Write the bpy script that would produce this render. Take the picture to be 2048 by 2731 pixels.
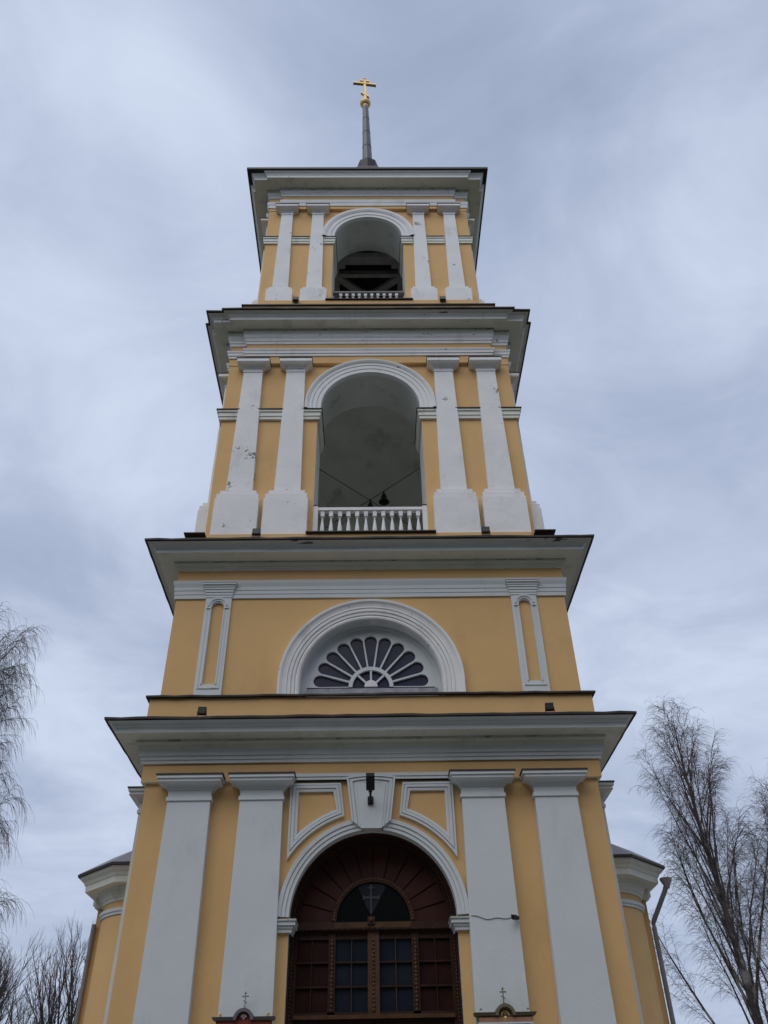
import bpy, math, random
from mathutils import Vector, Matrix

for o in list(bpy.data.objects):
    bpy.data.objects.remove(o)
SC = bpy.context.scene
COL = SC.collection
PI = math.pi

# ------------------------------------------------------------------ camera
R_ = Vector((0.99983777, -0.00771661, -0.01627551))
U_ = Vector((0.00804621, -0.61707331, 0.78686453))
F_ = Vector((0.01611511, 0.78686783, 0.61691111))
cam = bpy.data.cameras.new('camera')
camo = bpy.data.objects.new('camera', cam)
COL.objects.link(camo)
M = Matrix(((R_.x, U_.x, -F_.x, 0.008), (R_.y, U_.y, -F_.y, -16.5903),
            (R_.z, U_.z, -F_.z, 1.6), (0, 0, 0, 1)))
camo.matrix_world = M
cam.sensor_fit = 'HORIZONTAL'
cam.sensor_width = 36.0
cam.lens = 36.0 * 2206.69 / 2048.0
cam.clip_start = 0.1
cam.clip_end = 5000
SC.camera = camo
SC.render.resolution_x = 768
SC.render.resolution_y = 1024

SC.view_settings.view_transform = 'Standard'
SC.view_settings.look = 'None'
SC.view_settings.exposure = 0.15
SC.view_settings.gamma = 1.0
SC.view_settings.use_curve_mapping = False

# ------------------------------------------------------------------ sky
SUN_EL, SUN_AZ = math.radians(52), math.radians(205)   # azimuth clockwise from +Y
world = bpy.data.worlds.new('World')
SC.world = world
world.use_nodes = True
nt = world.node_tree
nt.nodes.clear()


def N(t, kind, **kw):
    n = t.nodes.new(kind)
    for k, v in kw.items():
        if k.startswith('i_'):
            k2 = k[2:]
            n.inputs[int(k2) if k2.isdigit() else k2.replace('_', ' ')].default_value = v
        else:
            setattr(n, k, v)
    return n


def L(t, a, b):
    t.links.new(a, b)


def build_sky():
    t = nt
    out = N(t, 'ShaderNodeOutputWorld')
    bg = N(t, 'ShaderNodeBackground')
    bg.inputs['Strength'].default_value = 0.1
    sky = N(t, 'ShaderNodeTexSky', sky_type='NISHITA')
    sky.sun_disc = False
    sky.sun_elevation = SUN_EL
    sky.sun_rotation = SUN_AZ
    tc = N(t, 'ShaderNodeTexCoord')
    sep = N(t, 'ShaderNodeSeparateXYZ')
    L(t, tc.outputs['Generated'], sep.inputs[0])
    zz = N(t, 'ShaderNodeMath', operation='MAXIMUM', i_1=0.0)
    L(t, sep.outputs[2], zz.inputs[0])
    zz2 = N(t, 'ShaderNodeMath', operation='ADD', i_1=0.22)
    L(t, zz.outputs[0], zz2.inputs[0])
    dx = N(t, 'ShaderNodeMath', operation='DIVIDE')
    dy = N(t, 'ShaderNodeMath', operation='DIVIDE')
    L(t, sep.outputs[0], dx.inputs[0]); L(t, zz2.outputs[0], dx.inputs[1])
    L(t, sep.outputs[1], dy.inputs[0]); L(t, zz2.outputs[0], dy.inputs[1])
    cb = N(t, 'ShaderNodeCombineXYZ')
    L(t, dx.outputs[0], cb.inputs[0]); L(t, dy.outputs[0], cb.inputs[1])
    n1 = N(t, 'ShaderNodeTexNoise', i_Scale=2.3, i_Detail=7.0, i_Roughness=0.52, i_Distortion=0.35)
    n2 = N(t, 'ShaderNodeTexNoise', i_Scale=0.9, i_Detail=3.0, i_Roughness=0.5, i_Distortion=0.2)
    off = N(t, 'ShaderNodeVectorMath', operation='ADD')
    off.inputs[1].default_value = (3.1, 7.4, 0.0)
    L(t, cb.outputs[0], off.inputs[0])
    L(t, off.outputs[0], n1.inputs['Vector'])
    L(t, off.outputs[0], n2.inputs['Vector'])
    # cloud cover: bright thin spots and darker thick banks, each round its own direction
    blobs = [((-0.275, 0.368, 0.888), 0.17, 0.30), ((-0.16, 0.43, 0.89), 0.16, 0.16), ((-0.42, 0.47, 0.78), 0.26, 0.10),
             ((0.40, 0.50, 0.77), 0.20, 0.26), ((0.34, 0.575, 0.745), 0.14, 0.08),
             ((-0.31, 0.88, 0.36), 0.14, 0.22), ((0.36, 0.80, 0.47), 0.22, 0.22),
             ((0.33, 0.93, 0.18), 0.30, -0.08), ((-0.30, 0.66, 0.68), 0.20, 0.10),
             ((0.10, 0.36, 0.93), 0.34, -0.36), ((0.22, 0.44, 0.87), 0.24, -0.18),
             ((-0.38, 0.74, 0.55), 0.18, -0.02), ((-0.27, 0.775, 0.57), 0.16, 0.14), ((0.26, 0.63, 0.73), 0.16, -0.08), ((0.38, 0.72, 0.57), 0.18, -0.10)]
    acc = None
    # the directions are looked up with a little noise so that no cloud edge is a clean disc
    wob = N(t, 'ShaderNodeVectorMath', operation='MULTIPLY_ADD')
    wob.inputs[1].default_value = (0.22, 0.22, 0.22)
    L(t, n1.outputs['Color'], wob.inputs[0])
    L(t, tc.outputs['Generated'], wob.inputs[2])
    for v, rad, amp in blobs:
        d = N(t, 'ShaderNodeVectorMath', operation='DISTANCE')
        d.inputs[1].default_value = (v[0] + 0.11, v[1] + 0.11, v[2] + 0.11)
        L(t, wob.outputs[0], d.inputs[0])
        mr = N(t, 'ShaderNodeMapRange', interpolation_type='SMOOTHERSTEP')
        mr.inputs['From Min'].default_value = 0.0
        mr.inputs['From Max'].default_value = rad
        mr.inputs['To Min'].default_value = amp
        mr.inputs['To Max'].default_value = 0.0
        L(t, d.outputs['Value'], mr.inputs['Value'])
        if acc is None:
            acc = mr.outputs[0]
        else:
            a = N(t, 'ShaderNodeMath', operation='ADD')
            L(t, acc, a.inputs[0]); L(t, mr.outputs[0], a.inputs[1])
            acc = a.outputs[0]
    s1 = N(t, 'ShaderNodeMath', operation='MULTIPLY_ADD', i_1=0.95, i_2=-0.225)
    L(t, n1.outputs['Fac'], s1.inputs[0])
    n3 = N(t, 'ShaderNodeTexNoise', i_Scale=2.9, i_Detail=9.0, i_Roughness=0.6, i_Distortion=0.8)
    mp3 = N(t, 'ShaderNodeMapping')
    mp3.inputs['Rotation'].default_value = (0, 0, math.radians(35))
    mp3.inputs['Scale'].default_value = (1.0, 1.25, 1)
    L(t, off.outputs[0], mp3.inputs[0]); L(t, mp3.outputs[0], n3.inputs['Vector'])
    s0 = N(t, 'ShaderNodeMath', operation='MULTIPLY_ADD', i_1=1.0, i_2=-0.5)
    L(t, n3.outputs['Fac'], s0.inputs[0])
    sa = N(t, 'ShaderNodeMath', operation='ADD')
    s2 = N(t, 'ShaderNodeMath', operation='MULTIPLY_ADD', i_1=0.50)
    L(t, n2.outputs['Fac'], s2.inputs[0]); L(t, s1.outputs[0], s2.inputs[2])
    s3 = N(t, 'ShaderNodeMath', operation='ADD')
    L(t, s2.outputs[0], sa.inputs[0]); L(t, s0.outputs[0], sa.inputs[1])
    L(t, sa.outputs[0], s3.inputs[0]); L(t, acc, s3.inputs[1])
    rmp = N(t, 'ShaderNodeValToRGB')
    e = rmp.color_ramp.elements
    e[0].position = 0.0; e[0].color = (0.288, 0.346, 0.480, 1)
    e[1].position = 1.0; e[1].color = (0.635, 0.72, 0.86, 1)
    m = rmp.color_ramp.elements.new(0.5); m.color = (0.425, 0.492, 0.645, 1)
    rmp.color_ramp.interpolation = 'B_SPLINE'
    L(t, s3.outputs[0], rmp.inputs[0])
    up = N(t, 'ShaderNodeVectorMath', operation='SCALE')
    up.inputs['Scale'].default_value = 10.0
    L(t, rmp.outputs[0], up.inputs[0])
    mix = N(t, 'ShaderNodeMix', data_type='RGBA')
    mix.inputs[0].default_value = 0.95
    L(t, sky.outputs[0], mix.inputs[6]); L(t, up.outputs[0], mix.inputs[7])
    L(t, mix.outputs[2], bg.inputs['Color'])
    L(t, bg.outputs[0], out.inputs[0])


build_sky()
sun = bpy.data.lights.new('sun', 'SUN')
sun.energy = 1.15
sun.angle = math.radians(60)
sun.color = (1.0, 0.97, 0.92)
suno = bpy.data.objects.new('sun', sun)
COL.objects.link(suno)
sd = Vector((math.sin(SUN_AZ) * math.cos(SUN_EL), math.cos(SUN_AZ) * math.cos(SUN_EL), math.sin(SUN_EL)))
suno.rotation_euler = (-sd).to_track_quat('-Z', 'Y').to_euler()
suno.location = (0, -40, 60)

# ------------------------------------------------------------------ materials


def mat(name, base, rough=0.85, metal=0.0, var=0.10, vscale=1.2, bump=0.0, bscale=40.0,
        dirt=None, dirt_amt=0.0, dirt_scale=2.0, dirt_lo=0.55, dirt_hi=0.75, stretch=1.0, spec=0.3, extra=None):
    m = bpy.data.materials.new(name)
    m.use_nodes = True
    t = m.node_tree
    p = t.nodes['Principled BSDF']
    p.inputs['Roughness'].default_value = rough
    p.inputs['Metallic'].default_value = metal
    p.inputs['Specular IOR Level'].default_value = spec
    tc0 = N(t, 'ShaderNodeTexCoord')
    oi = N(t, 'ShaderNodeObjectInfo')
    tc = N(t, 'ShaderNodeVectorMath', operation='MULTIPLY_ADD')
    tc.inputs[1].default_value = (31.0, 17.0, 23.0)
    L(t, oi.outputs['Random'], tc.inputs[0]); L(t, tc0.outputs['Object'], tc.inputs[2])
    mp = N(t, 'ShaderNodeMapping')
    mp.inputs['Scale'].default_value = (1, 1, stretch)
    L(t, tc.outputs[0], mp.inputs[0])
    n = N(t, 'ShaderNodeTexNoise', i_Scale=vscale, i_Detail=6.0, i_Roughness=0.6)
    L(t, tc.outputs[0], n.inputs['Vector'])
    mr = N(t, 'ShaderNodeMapRange')
    mr.inputs['From Min'].default_value = 0.3
    mr.inputs['From Max'].default_value = 0.7
    mr.inputs['To Min'].default_value = 1 - var
    mr.inputs['To Max'].default_value = 1 + var
    L(t, n.outputs['Fac'], mr.inputs['Value'])
    sc = N(t, 'ShaderNodeVectorMath', operation='SCALE')
    sc.inputs[0].default_value = base
    L(t, mr.outputs[0], sc.inputs['Scale'])
    colr = sc.outputs[0]
    if dirt:
        dn = N(t, 'ShaderNodeTexNoise', i_Scale=dirt_scale, i_Detail=8.0, i_Roughness=0.68)
        L(t, mp.outputs[0], dn.inputs['Vector'])
        dm = N(t, 'ShaderNodeMapRange')
        dm.inputs['From Min'].default_value = dirt_lo
        dm.inputs['From Max'].default_value = dirt_hi
        dm.inputs['To Min'].default_value = 0
        dm.inputs['To Max'].default_value = dirt_amt
        L(t, dn.outputs['Fac'], dm.inputs['Value'])
        mx = N(t, 'ShaderNodeMix', data_type='RGBA')
        mx.inputs[7].default_value = (*dirt, 1)
        L(t, dm.outputs[0], mx.inputs[0]); L(t, colr, mx.inputs[6])
        colr = mx.outputs[2]
    if extra:
        colr = extra(t, colr, tc)
    L(t, colr, p.inputs['Base Color'])
    if bump:
        bn = N(t, 'ShaderNodeTexNoise', i_Scale=bscale, i_Detail=4.0)
        L(t, tc.outputs[0], bn.inputs['Vector'])
        bn2 = N(t, 'ShaderNodeTexNoise', i_Scale=2.2, i_Detail=3.0)
        L(t, tc.outputs[0], bn2.inputs['Vector'])
        ad = N(t, 'ShaderNodeMath', operation='MULTIPLY_ADD', i_1=4.0)
        L(t, bn2.outputs['Fac'], ad.inputs[0]); L(t, bn.outputs['Fac'], ad.inputs[2])
        b = N(t, 'ShaderNodeBump', i_Strength=bump, i_Distance=0.02)
        L(t, ad.outputs[0], b.inputs['Height'])
        L(t, b.outputs[0], p.inputs['Normal'])
    return m


def chips(scale, lo, hi, colour):
    """paint flaked off in small ragged spots"""
    def f(t, colr, tc):
        a = N(t, 'ShaderNodeTexNoise', i_Scale=scale, i_Detail=9.0, i_Roughness=0.72)
        L(t, tc.outputs[0], a.inputs['Vector'])
        r = N(t, 'ShaderNodeMapRange')
        r.inputs['From Min'].default_value = lo
        r.inputs['From Max'].default_value = hi
        L(t, a.outputs['Fac'], r.inputs['Value'])
        mx = N(t, 'ShaderNodeMix', data_type='RGBA')
        mx.inputs[7].default_value = (*colour, 1)
        L(t, r.outputs[0], mx.inputs[0]); L(t, colr, mx.inputs[6])
        return mx.outputs[2]
    return f


YEL = mat('ochre_plaster', (0.715, 0.455, 0.205), 0.9, var=0.05, vscale=0.9, bump=0.12, bscale=55,
          dirt=(0.42, 0.27, 0.12), dirt_amt=0.28, dirt_scale=1.1, stretch=0.5)
WHT = mat('white_plaster', (0.66, 0.69, 0.70), 0.85, var=0.03, vscale=1.1, bump=0.12, bscale=50,  # base darker than the upper white: lower-stage shade put into the colour
          dirt=(0.42, 0.43, 0.41), dirt_amt=0.35, dirt_scale=1.6, stretch=0.35)
OLDW = mat('weathered_white', (0.82, 0.81, 0.80), 0.88, var=0.05, vscale=1.6, bump=0.2, bscale=40,  # upper stages' stronger light put into the base; dirt and chips are wear
           dirt=(0.42, 0.42, 0.40), dirt_amt=0.5, dirt_scale=2.2, stretch=0.4,
           extra=chips(3.0, 0.635, 0.66, (0.26, 0.24, 0.22)))
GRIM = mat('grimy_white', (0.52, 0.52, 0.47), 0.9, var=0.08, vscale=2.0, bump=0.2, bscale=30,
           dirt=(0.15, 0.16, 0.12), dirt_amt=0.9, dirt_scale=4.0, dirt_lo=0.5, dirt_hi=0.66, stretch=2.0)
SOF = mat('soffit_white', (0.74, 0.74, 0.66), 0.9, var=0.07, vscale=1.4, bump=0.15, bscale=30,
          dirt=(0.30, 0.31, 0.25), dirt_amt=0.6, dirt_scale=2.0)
TIN = mat('brown_tin', (0.045, 0.036, 0.034), 0.55, 0.0, var=0.2, vscale=3.0,
          dirt=(0.13, 0.07, 0.045), dirt_amt=0.5, dirt_scale=6.0, bump=0.1, bscale=12)
ROOFM = mat('grey_roof_tin', (0.16, 0.155, 0.17), 0.45, 0.0, var=0.15, vscale=2.0, bump=0.1, bscale=8)
DARKT = mat('black_roof_tin', (0.022, 0.021, 0.024), 0.5, 0.0, var=0.2, vscale=2.0)
SPIRE = mat('spire_tin', (0.085, 0.088, 0.105), 0.42, 0.0, var=0.12, vscale=5.0, bump=0.15, bscale=6)
GOLD = mat('gilding', (0.66, 0.46, 0.20), 0.45, 0.5, var=0.05, vscale=8)
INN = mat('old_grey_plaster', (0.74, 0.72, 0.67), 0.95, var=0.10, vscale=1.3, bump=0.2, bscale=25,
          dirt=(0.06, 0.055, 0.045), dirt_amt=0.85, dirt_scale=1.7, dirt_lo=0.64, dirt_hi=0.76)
WOODG = mat('grey_timber', (0.21, 0.195, 0.185), 0.9, var=0.2, vscale=3.0, bump=0.2, bscale=20)
VOID = mat('roof_void_dark', (0.02, 0.018, 0.016), 0.95, var=0.2, vscale=3)  # near-black: darkness of the unlit roof void put into the colour
WOOD = mat('varnished_wood', (0.042, 0.019, 0.011), 0.5, var=0.3, vscale=5, bump=0.15, bscale=30, spec=0.25)
WOOD2 = mat('light_varnished_wood', (0.085, 0.042, 0.020), 0.5, var=0.3, vscale=6, bump=0.15, bscale=30, spec=0.25)
REDP = mat('dark_red_panel', (0.030, 0.009, 0.008), 0.35, var=0.25, vscale=3, spec=0.25)
REDF = mat('red_fan_board', (0.062, 0.021, 0.017), 0.5, var=0.25, vscale=3, bump=0.1, bscale=30, spec=0.2)
GLS = mat('dark_glass', (0.010, 0.011, 0.011), 0.08, var=0.1, vscale=1, spec=0.3)
GLSB = mat('bluish_glass', (0.020, 0.025, 0.036), 0.06, var=0.2, vscale=2, spec=0.7)
GLSL = mat('lunette_glass', (0.028, 0.029, 0.058), 0.22, var=0.25, vscale=2.5, spec=0.2)
GREYM = mat('galvanised', (0.22, 0.215, 0.225), 0.6, 0.0, var=0.12, vscale=6)
BLK = mat('black_metal', (0.018, 0.018, 0.019), 0.5, var=0.1)
LENS = mat('lamp_lens', (0.035, 0.034, 0.032), 0.25, var=0.1)
BRONZE = mat('dark_bronze', (0.022, 0.021, 0.020), 0.5, 0.3, var=0.2, vscale=9)
PEEL = mat('peeling_white', (0.60, 0.60, 0.58), 0.9, var=0.06, vscale=2.0, bump=0.2, bscale=30,
           dirt=(0.055, 0.040, 0.034), dirt_amt=0.95, dirt_scale=1.1, dirt_lo=0.60, dirt_hi=0.635, stretch=7.0)
FLAKE = mat('flaking_white', (0.80, 0.79, 0.78), 0.88, var=0.05, vscale=1.6, bump=0.25, bscale=40,
            dirt=(0.42, 0.42, 0.40), dirt_amt=0.5, dirt_scale=2.2, stretch=0.4, extra=chips(3.6, 0.575, 0.60, (0.20, 0.185, 0.17)))
REVL = mat('reveal_plaster', (0.66, 0.67, 0.63), 0.9, var=0.06, vscale=1.6, bump=0.2, bscale=30,  # greyer than the whites: shade on the arch soffits put into the colour
           dirt=(0.30, 0.31, 0.28), dirt_amt=0.6, dirt_scale=2.4, stretch=0.6)


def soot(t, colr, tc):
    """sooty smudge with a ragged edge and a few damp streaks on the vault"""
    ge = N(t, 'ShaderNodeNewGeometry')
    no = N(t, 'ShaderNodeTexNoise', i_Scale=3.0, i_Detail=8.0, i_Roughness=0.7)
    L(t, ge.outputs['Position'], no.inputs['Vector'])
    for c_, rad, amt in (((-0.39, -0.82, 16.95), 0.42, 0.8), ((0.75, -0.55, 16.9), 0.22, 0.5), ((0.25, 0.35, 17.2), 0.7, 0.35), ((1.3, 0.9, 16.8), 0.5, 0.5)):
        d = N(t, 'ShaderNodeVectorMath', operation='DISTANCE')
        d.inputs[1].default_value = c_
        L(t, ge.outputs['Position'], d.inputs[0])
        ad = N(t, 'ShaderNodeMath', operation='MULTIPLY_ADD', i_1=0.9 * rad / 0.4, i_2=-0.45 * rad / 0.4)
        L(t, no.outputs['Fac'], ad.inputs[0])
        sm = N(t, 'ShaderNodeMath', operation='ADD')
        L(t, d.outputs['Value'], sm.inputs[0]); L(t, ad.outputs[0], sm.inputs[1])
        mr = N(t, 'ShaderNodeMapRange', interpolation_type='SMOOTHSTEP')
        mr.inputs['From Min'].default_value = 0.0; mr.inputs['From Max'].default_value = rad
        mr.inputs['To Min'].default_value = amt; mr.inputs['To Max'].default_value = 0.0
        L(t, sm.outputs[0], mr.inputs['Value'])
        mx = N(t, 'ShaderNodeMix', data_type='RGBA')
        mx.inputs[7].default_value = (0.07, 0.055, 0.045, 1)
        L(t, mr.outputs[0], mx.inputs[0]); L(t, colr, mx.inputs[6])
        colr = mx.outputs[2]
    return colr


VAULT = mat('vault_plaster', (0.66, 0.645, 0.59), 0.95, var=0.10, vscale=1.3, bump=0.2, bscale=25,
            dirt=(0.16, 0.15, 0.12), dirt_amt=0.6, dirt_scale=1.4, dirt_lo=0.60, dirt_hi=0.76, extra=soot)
SILL = mat('lead_sill', (0.22, 0.22, 0.245), 0.6, 0.0, var=0.25, vscale=6,
           dirt=(0.42, 0.42, 0.42), dirt_amt=0.6, dirt_scale=9.0)
BRICKR = mat('painted_red', (0.23, 0.052, 0.032), 0.7, var=0.1, vscale=5)
OLIVE = mat('olive_tin', (0.16, 0.145, 0.085), 0.5, 0.1, var=0.1, vscale=6)
SALMON = mat('salmon_paint', (0.42, 0.22, 0.13), 0.7, var=0.08, vscale=5)
BARK = mat('birch_bark', (0.085, 0.072, 0.066), 0.95, var=0.35, vscale=6, bump=0.4, bscale=25,
           dirt=(0.42, 0.40, 0.38), dirt_amt=0.75, dirt_scale=3.5, dirt_lo=0.52, dirt_hi=0.6, stretch=0.5)
TWIG = mat('birch_twigs', (0.105, 0.082, 0.080), 0.9, var=0.2, vscale=2)
BARK2 = mat('dark_bark', (0.042, 0.036, 0.035), 0.95, var=0.3, vscale=6, bump=0.3, bscale=25)
TWIG2 = mat('dark_twigs', (0.075, 0.060, 0.062), 0.9, var=0.2, vscale=2)
NEEDLE = mat('spruce_needles', (0.030, 0.042, 0.022), 0.9, var=0.3, vscale=1.5)
GRASS = mat('spring_grass', (0.075, 0.080, 0.040), 0.95, var=0.3, vscale=0.4, bump=0.3, bscale=6,
            dirt=(0.12, 0.10, 0.075), dirt_amt=0.7, dirt_scale=0.6)
PAVE = mat('grey_paving', (0.24, 0.23, 0.215), 0.9, var=0.15, vscale=1.5, bump=0.2, bscale=20)
CABLE = mat('grey_cable', (0.30, 0.31, 0.32), 0.6, var=0.05)

# ------------------------------------------------------------------ mesh helpers


class MB:
    def __init__(self):
        self.v, self.f, self.m, self.mats = [], [], [], []

    def mi(self, m):
        if m not in self.mats:
            self.mats.append(m)
        return self.mats.index(m)

    def face(self, pts, m):
        b = len(self.v)
        self.v += [tuple(p) for p in pts]
        self.f.append(tuple(range(b, b + len(pts))))
        self.m.append(self.mi(m))

    def grid(self, rows, m, closed=False):
        """rows: lists of points of equal length"""
        b = len(self.v)
        n = len(rows[0])
        for r in rows:
            self.v += [tuple(p) for p in r]
        k = n if closed else n - 1
        for i in range(len(rows) - 1):
            mm = m[i] if isinstance(m, (list, tuple)) else m
            idx = self.mi(mm)
            for j in range(k):
                a = b + i * n + j
                c = b + i * n + (j + 1) % n
                self.f.append((a, c, c + n, a + n))
                self.m.append(idx)

    def box(self, x0, x1, y0, y1, z0, z1, m):
        p = [(x, y, z) for z in (z0, z1) for x, y in ((x0, y0), (x1, y0), (x1, y1), (x0, y1))]
        for q in ((0, 3, 2, 1), (4, 5, 6, 7), (0, 1, 5, 4), (1, 2, 6, 5), (2, 3, 7, 6), (3, 0, 4, 7)):
            self.face([p[i] for i in q], m)

    def prism(self, poly, y0, y1, m, side=None):
        """poly in (x,z), extruded from y0 (front) to y1 (back)"""
        n = len(poly)
        self.face([(x, y0, z) for x, z in poly], m)
        self.face([(x, y1, z) for x, z in reversed(poly)], m)
        for i in range(n):
            (a, b), (c, d) = poly[i], poly[(i + 1) % n]
            self.face([(a, y0, b), (a, y1, b), (c, y1, d), (c, y0, d)], side or m)

    def frus(self, x0, x1, y0, y1, z0, X0, X1, Y0, Y1, z1, m):
        p = [(x0, y0, z0), (x1, y0, z0), (x1, y1, z0), (x0, y1, z0), (X0, Y0, z1), (X1, Y0, z1), (X1, Y1, z1), (X0, Y1, z1)]
        for q in ((0, 3, 2, 1), (4, 5, 6, 7), (0, 1, 5, 4), (1, 2, 6, 5), (2, 3, 7, 6), (3, 0, 4, 7)):
            self.face([p[i] for i in q], m)

    def lathe(self, prof, m, cx=0, cy=0, n=24, sx=1.0):
        rows = []
        for r, z in prof:
            rows.append([(cx + r * math.cos(2 * PI * k / n) * sx, cy + r * math.sin(2 * PI * k / n), z) for k in range(n)])
        self.grid(rows, m, closed=True)

    def tube(self, pts, rads, m, n=6, cap=True):
        rows = []
        for i, p in enumerate(pts):
            p = Vector(p)
            a = Vector(pts[max(i - 1, 0)]); b = Vector(pts[min(i + 1, len(pts) - 1)])
            d = (b - a).normalized()
            u = d.cross(Vector((0, 0, 1)) if abs(d.z) < 0.95 else Vector((1, 0, 0))).normalized()
            w = d.cross(u)
            r = rads[i] if isinstance(rads, (list, tuple)) else rads
            rows.append([p + u * (r * math.cos(2 * PI * k / n)) + w * (r * math.sin(2 * PI * k / n)) for k in range(n)])
        self.grid(rows, m, closed=True)
        if cap:
            self.face(rows[0], m); self.face(list(reversed(rows[-1])), m)

    def build(self, name, parent=None, smooth=False, fix=True):
        me = bpy.data.meshes.new(name)
        me.from_pydata(self.v, [], self.f)
        for mm in self.mats:
            me.materials.append(mm)
        me.polygons.foreach_set('material_index', self.m)
        if smooth:
            me.polygons.foreach_set('use_smooth', [True] * len(self.f))
        me.update()
        if fix:
            import bmesh
            bm = bmesh.new(); bm.from_mesh(me)
            bmesh.ops.remove_doubles(bm, verts=bm.verts, dist=1e-5)
            bmesh.ops.recalc_face_normals(bm, faces=bm.faces)
            bm.to_mesh(me); bm.free()
        if smooth:
            try:
                me.set_sharp_from_angle(angle=math.radians(38))
            except Exception:
                pass
        o = bpy.data.objects.new(name, me)
        COL.objects.link(o)
        if parent:
            o.parent = parent
        return o


def thing(name, label, cat, loc=(0, 0, 0), group=None):
    o = bpy.data.objects.new(name, None)
    o.empty_display_size = 0.2
    COL.objects.link(o)
    o.location = loc
    o['label'] = label; o['category'] = cat
    if group:
        o['group'] = group
    return o


def copy_tree(o, parent=None):
    c = o.copy(); COL.objects.link(c); c.parent = parent
    for ch in [x for x in bpy.data.objects if x.parent == o]:
        copy_tree(ch, c)
    return c


def copy_part(o, rotz=0.0, dx=0.0):
    c = copy_tree(o, o.parent)
    c.rotation_euler.z += rotz
    c.location.x += dx
    return c


SIDES = (PI / 2, -PI / 2)


def sq(h):
    return lambda d: [(-h - d, -h - d), (h + d, -h - d), (h + d, h + d), (-h - d, h + d)]


def notch(h, a, r):
    def f(d):
        pts = []
        q = [(-(a + d), -(h + d)), (-(a + d), -(h + r + d)), ((a + d), -(h + r + d)), ((a + d), -(h + d)), ((h + d), -(h + d))]
        for k in range(4):
            c, s = (1, 0, -1, 0)[k], (0, 1, 0, -1)[k]
            pts += [(x * c - y * s, x * s + y * c) for x, y in q]
        return pts
    return f


def sweep(mb, outline, prof, m):
    rows = [[(x, y, z) for x, y in outline(d)] for d, z in prof]
    mb.grid(rows, m, closed=True)


def arch_pts(w, zs, n=40, cx=0.0, base=None, rise=None):
    rise = rise or w
    pts = [(cx + w * math.cos(PI * k / n), zs + rise * math.sin(PI * k / n)) for k in range(n + 1)]
    if base is not None:
        pts = [(cx + w, base)] + pts + [(cx - w, base)]
    return pts


def arch_sweep(mb, prof, cx, zs, y_wall, m, base=None, n=48, caps=True, a0=0.0, a1=PI):
    """profile of (radius, outward d) swept along an arch"""
    rows = []
    for r, d in prof:
        row = [(cx + r * math.cos(a0 + (a1 - a0) * k / n), y_wall - d, zs + r * math.sin(a0 + (a1 - a0) * k / n)) for k in range(n + 1)]
        if base is not None:
            row = [(cx + r, y_wall - d, base)] + row + [(cx - r, y_wall - d, base)]
        rows.append(row)
    mb.grid(rows, m)


def arch_panel(mb, h, half, z0, z1, w, zs, sill, t, rot, m, rev, n=40, y=None):
    """wall panel with an arched opening, front at y=-h, thickness t, rotated by rot about z"""
    y0 = -h; y1 = -h + t
    c, s = math.cos(rot), math.sin(rot)
    T = lambda x, yy, z: (x * c - yy * s, x * s + yy * c, z)
    ap = arch_pts(w, zs, n)
    for yy in (y0, y1):
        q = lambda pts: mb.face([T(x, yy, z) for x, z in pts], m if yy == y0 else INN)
        if sill > z0:
            q([(-half, z0), (half, z0), (half, sill), (-half, sill)])
        q([(-half, sill), (-w, sill), (-w, zs), (-half, zs)])
        q([(w, sill), (half, sill), (half, zs), (w, zs)])
        q([(-half, zs), (-w, zs), (-w, z1), (-half, z1)])
        q([(w, zs), (half, zs), (half, z1), (w, z1)])
        for k in range(n):
            q([ap[k + 1], ap[k], (ap[k][0], z1), (ap[k + 1][0], z1)])
    loop = [(w, sill)] + ap + [(-w, sill)]
    for i in range(len(loop) - 1):
        a, b = loop[i], loop[i + 1]
        mb.face([T(a[0], y0, a[1]), T(a[0], y1, a[1]), T(b[0], y1, b[1]), T(b[0], y0, b[1])], rev)
    mb.face([T(-w, y0, sill), T(-w, y1, sill), T(w, y1, sill), T(w, y0, sill)], rev)
    for x in (-half, half):
        mb.face([T(x, y0, z0), T(x, y1, z0), T(x, y1, z1), T(x, y0, z1)], m)
    mb.face([T(-half, y0, z1), T(half, y0, z1), T(half, y1, z1), T(-half, y1, z1)], m)


def plain_panel(mb, h, half, z0, z1, t, rot, m):
    c, s = math.cos(rot), math.sin(rot)
    b = MB(); b.box(-half, half, -h, -h + t, z0, z1, m)
    base = len(mb.v)
    mb.v += [(x * c - y * s, x * s + y * c, z) for x, y, z in b.v]
    mb.f += [tuple(i + base for i in f) for f in b.f]
    mb.m += [mb.mi(m)] * len(b.f)


# ------------------------------------------------------------------ the setting
g = MB()
for i in range(1):
    g.face([(-900, -900, 0), (900, -900, 0), (900, 900, 0), (-900, 900, 0)], GRASS)
o = g.build('ground', fix=False); o['kind'] = 'structure'
g = MB(); g.box(-2.2, 2.2, -40, -14.002, -0.05, 0.02, PAVE)
g.box(-13, 13, -14, 9, -0.05, 0.02, PAVE)  # wide apron added out of view to bounce light up to the soffits
o = g.build('path'); o['kind'] = 'structure'

# ------------------------------------------------------------------ the church
church = thing('church', 'yellow and white four-stage church bell tower with a thin spire and rounded side bays', 'church')
H1, H2, H3, H4 = 3.59, 3.584, 3.2987, 2.8956

# ---- stage 1: entrance
b = MB()
PW, PZ = 1.213, 4.37
arch_panel(b, H1, H1, 0, 6.36, PW, PZ, 0.0, 0.75, 0, YEL, OLDW)
for k in (1, 3):
    plain_panel(b, H1, H1 - 0.752, 0, 6.36, 0.75, k * PI / 2, YEL)
plain_panel(b, H1, H1, 0, 6.36, 0.75, PI, YEL)
stage1 = b.build('entrance_stage_wall', church)

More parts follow.
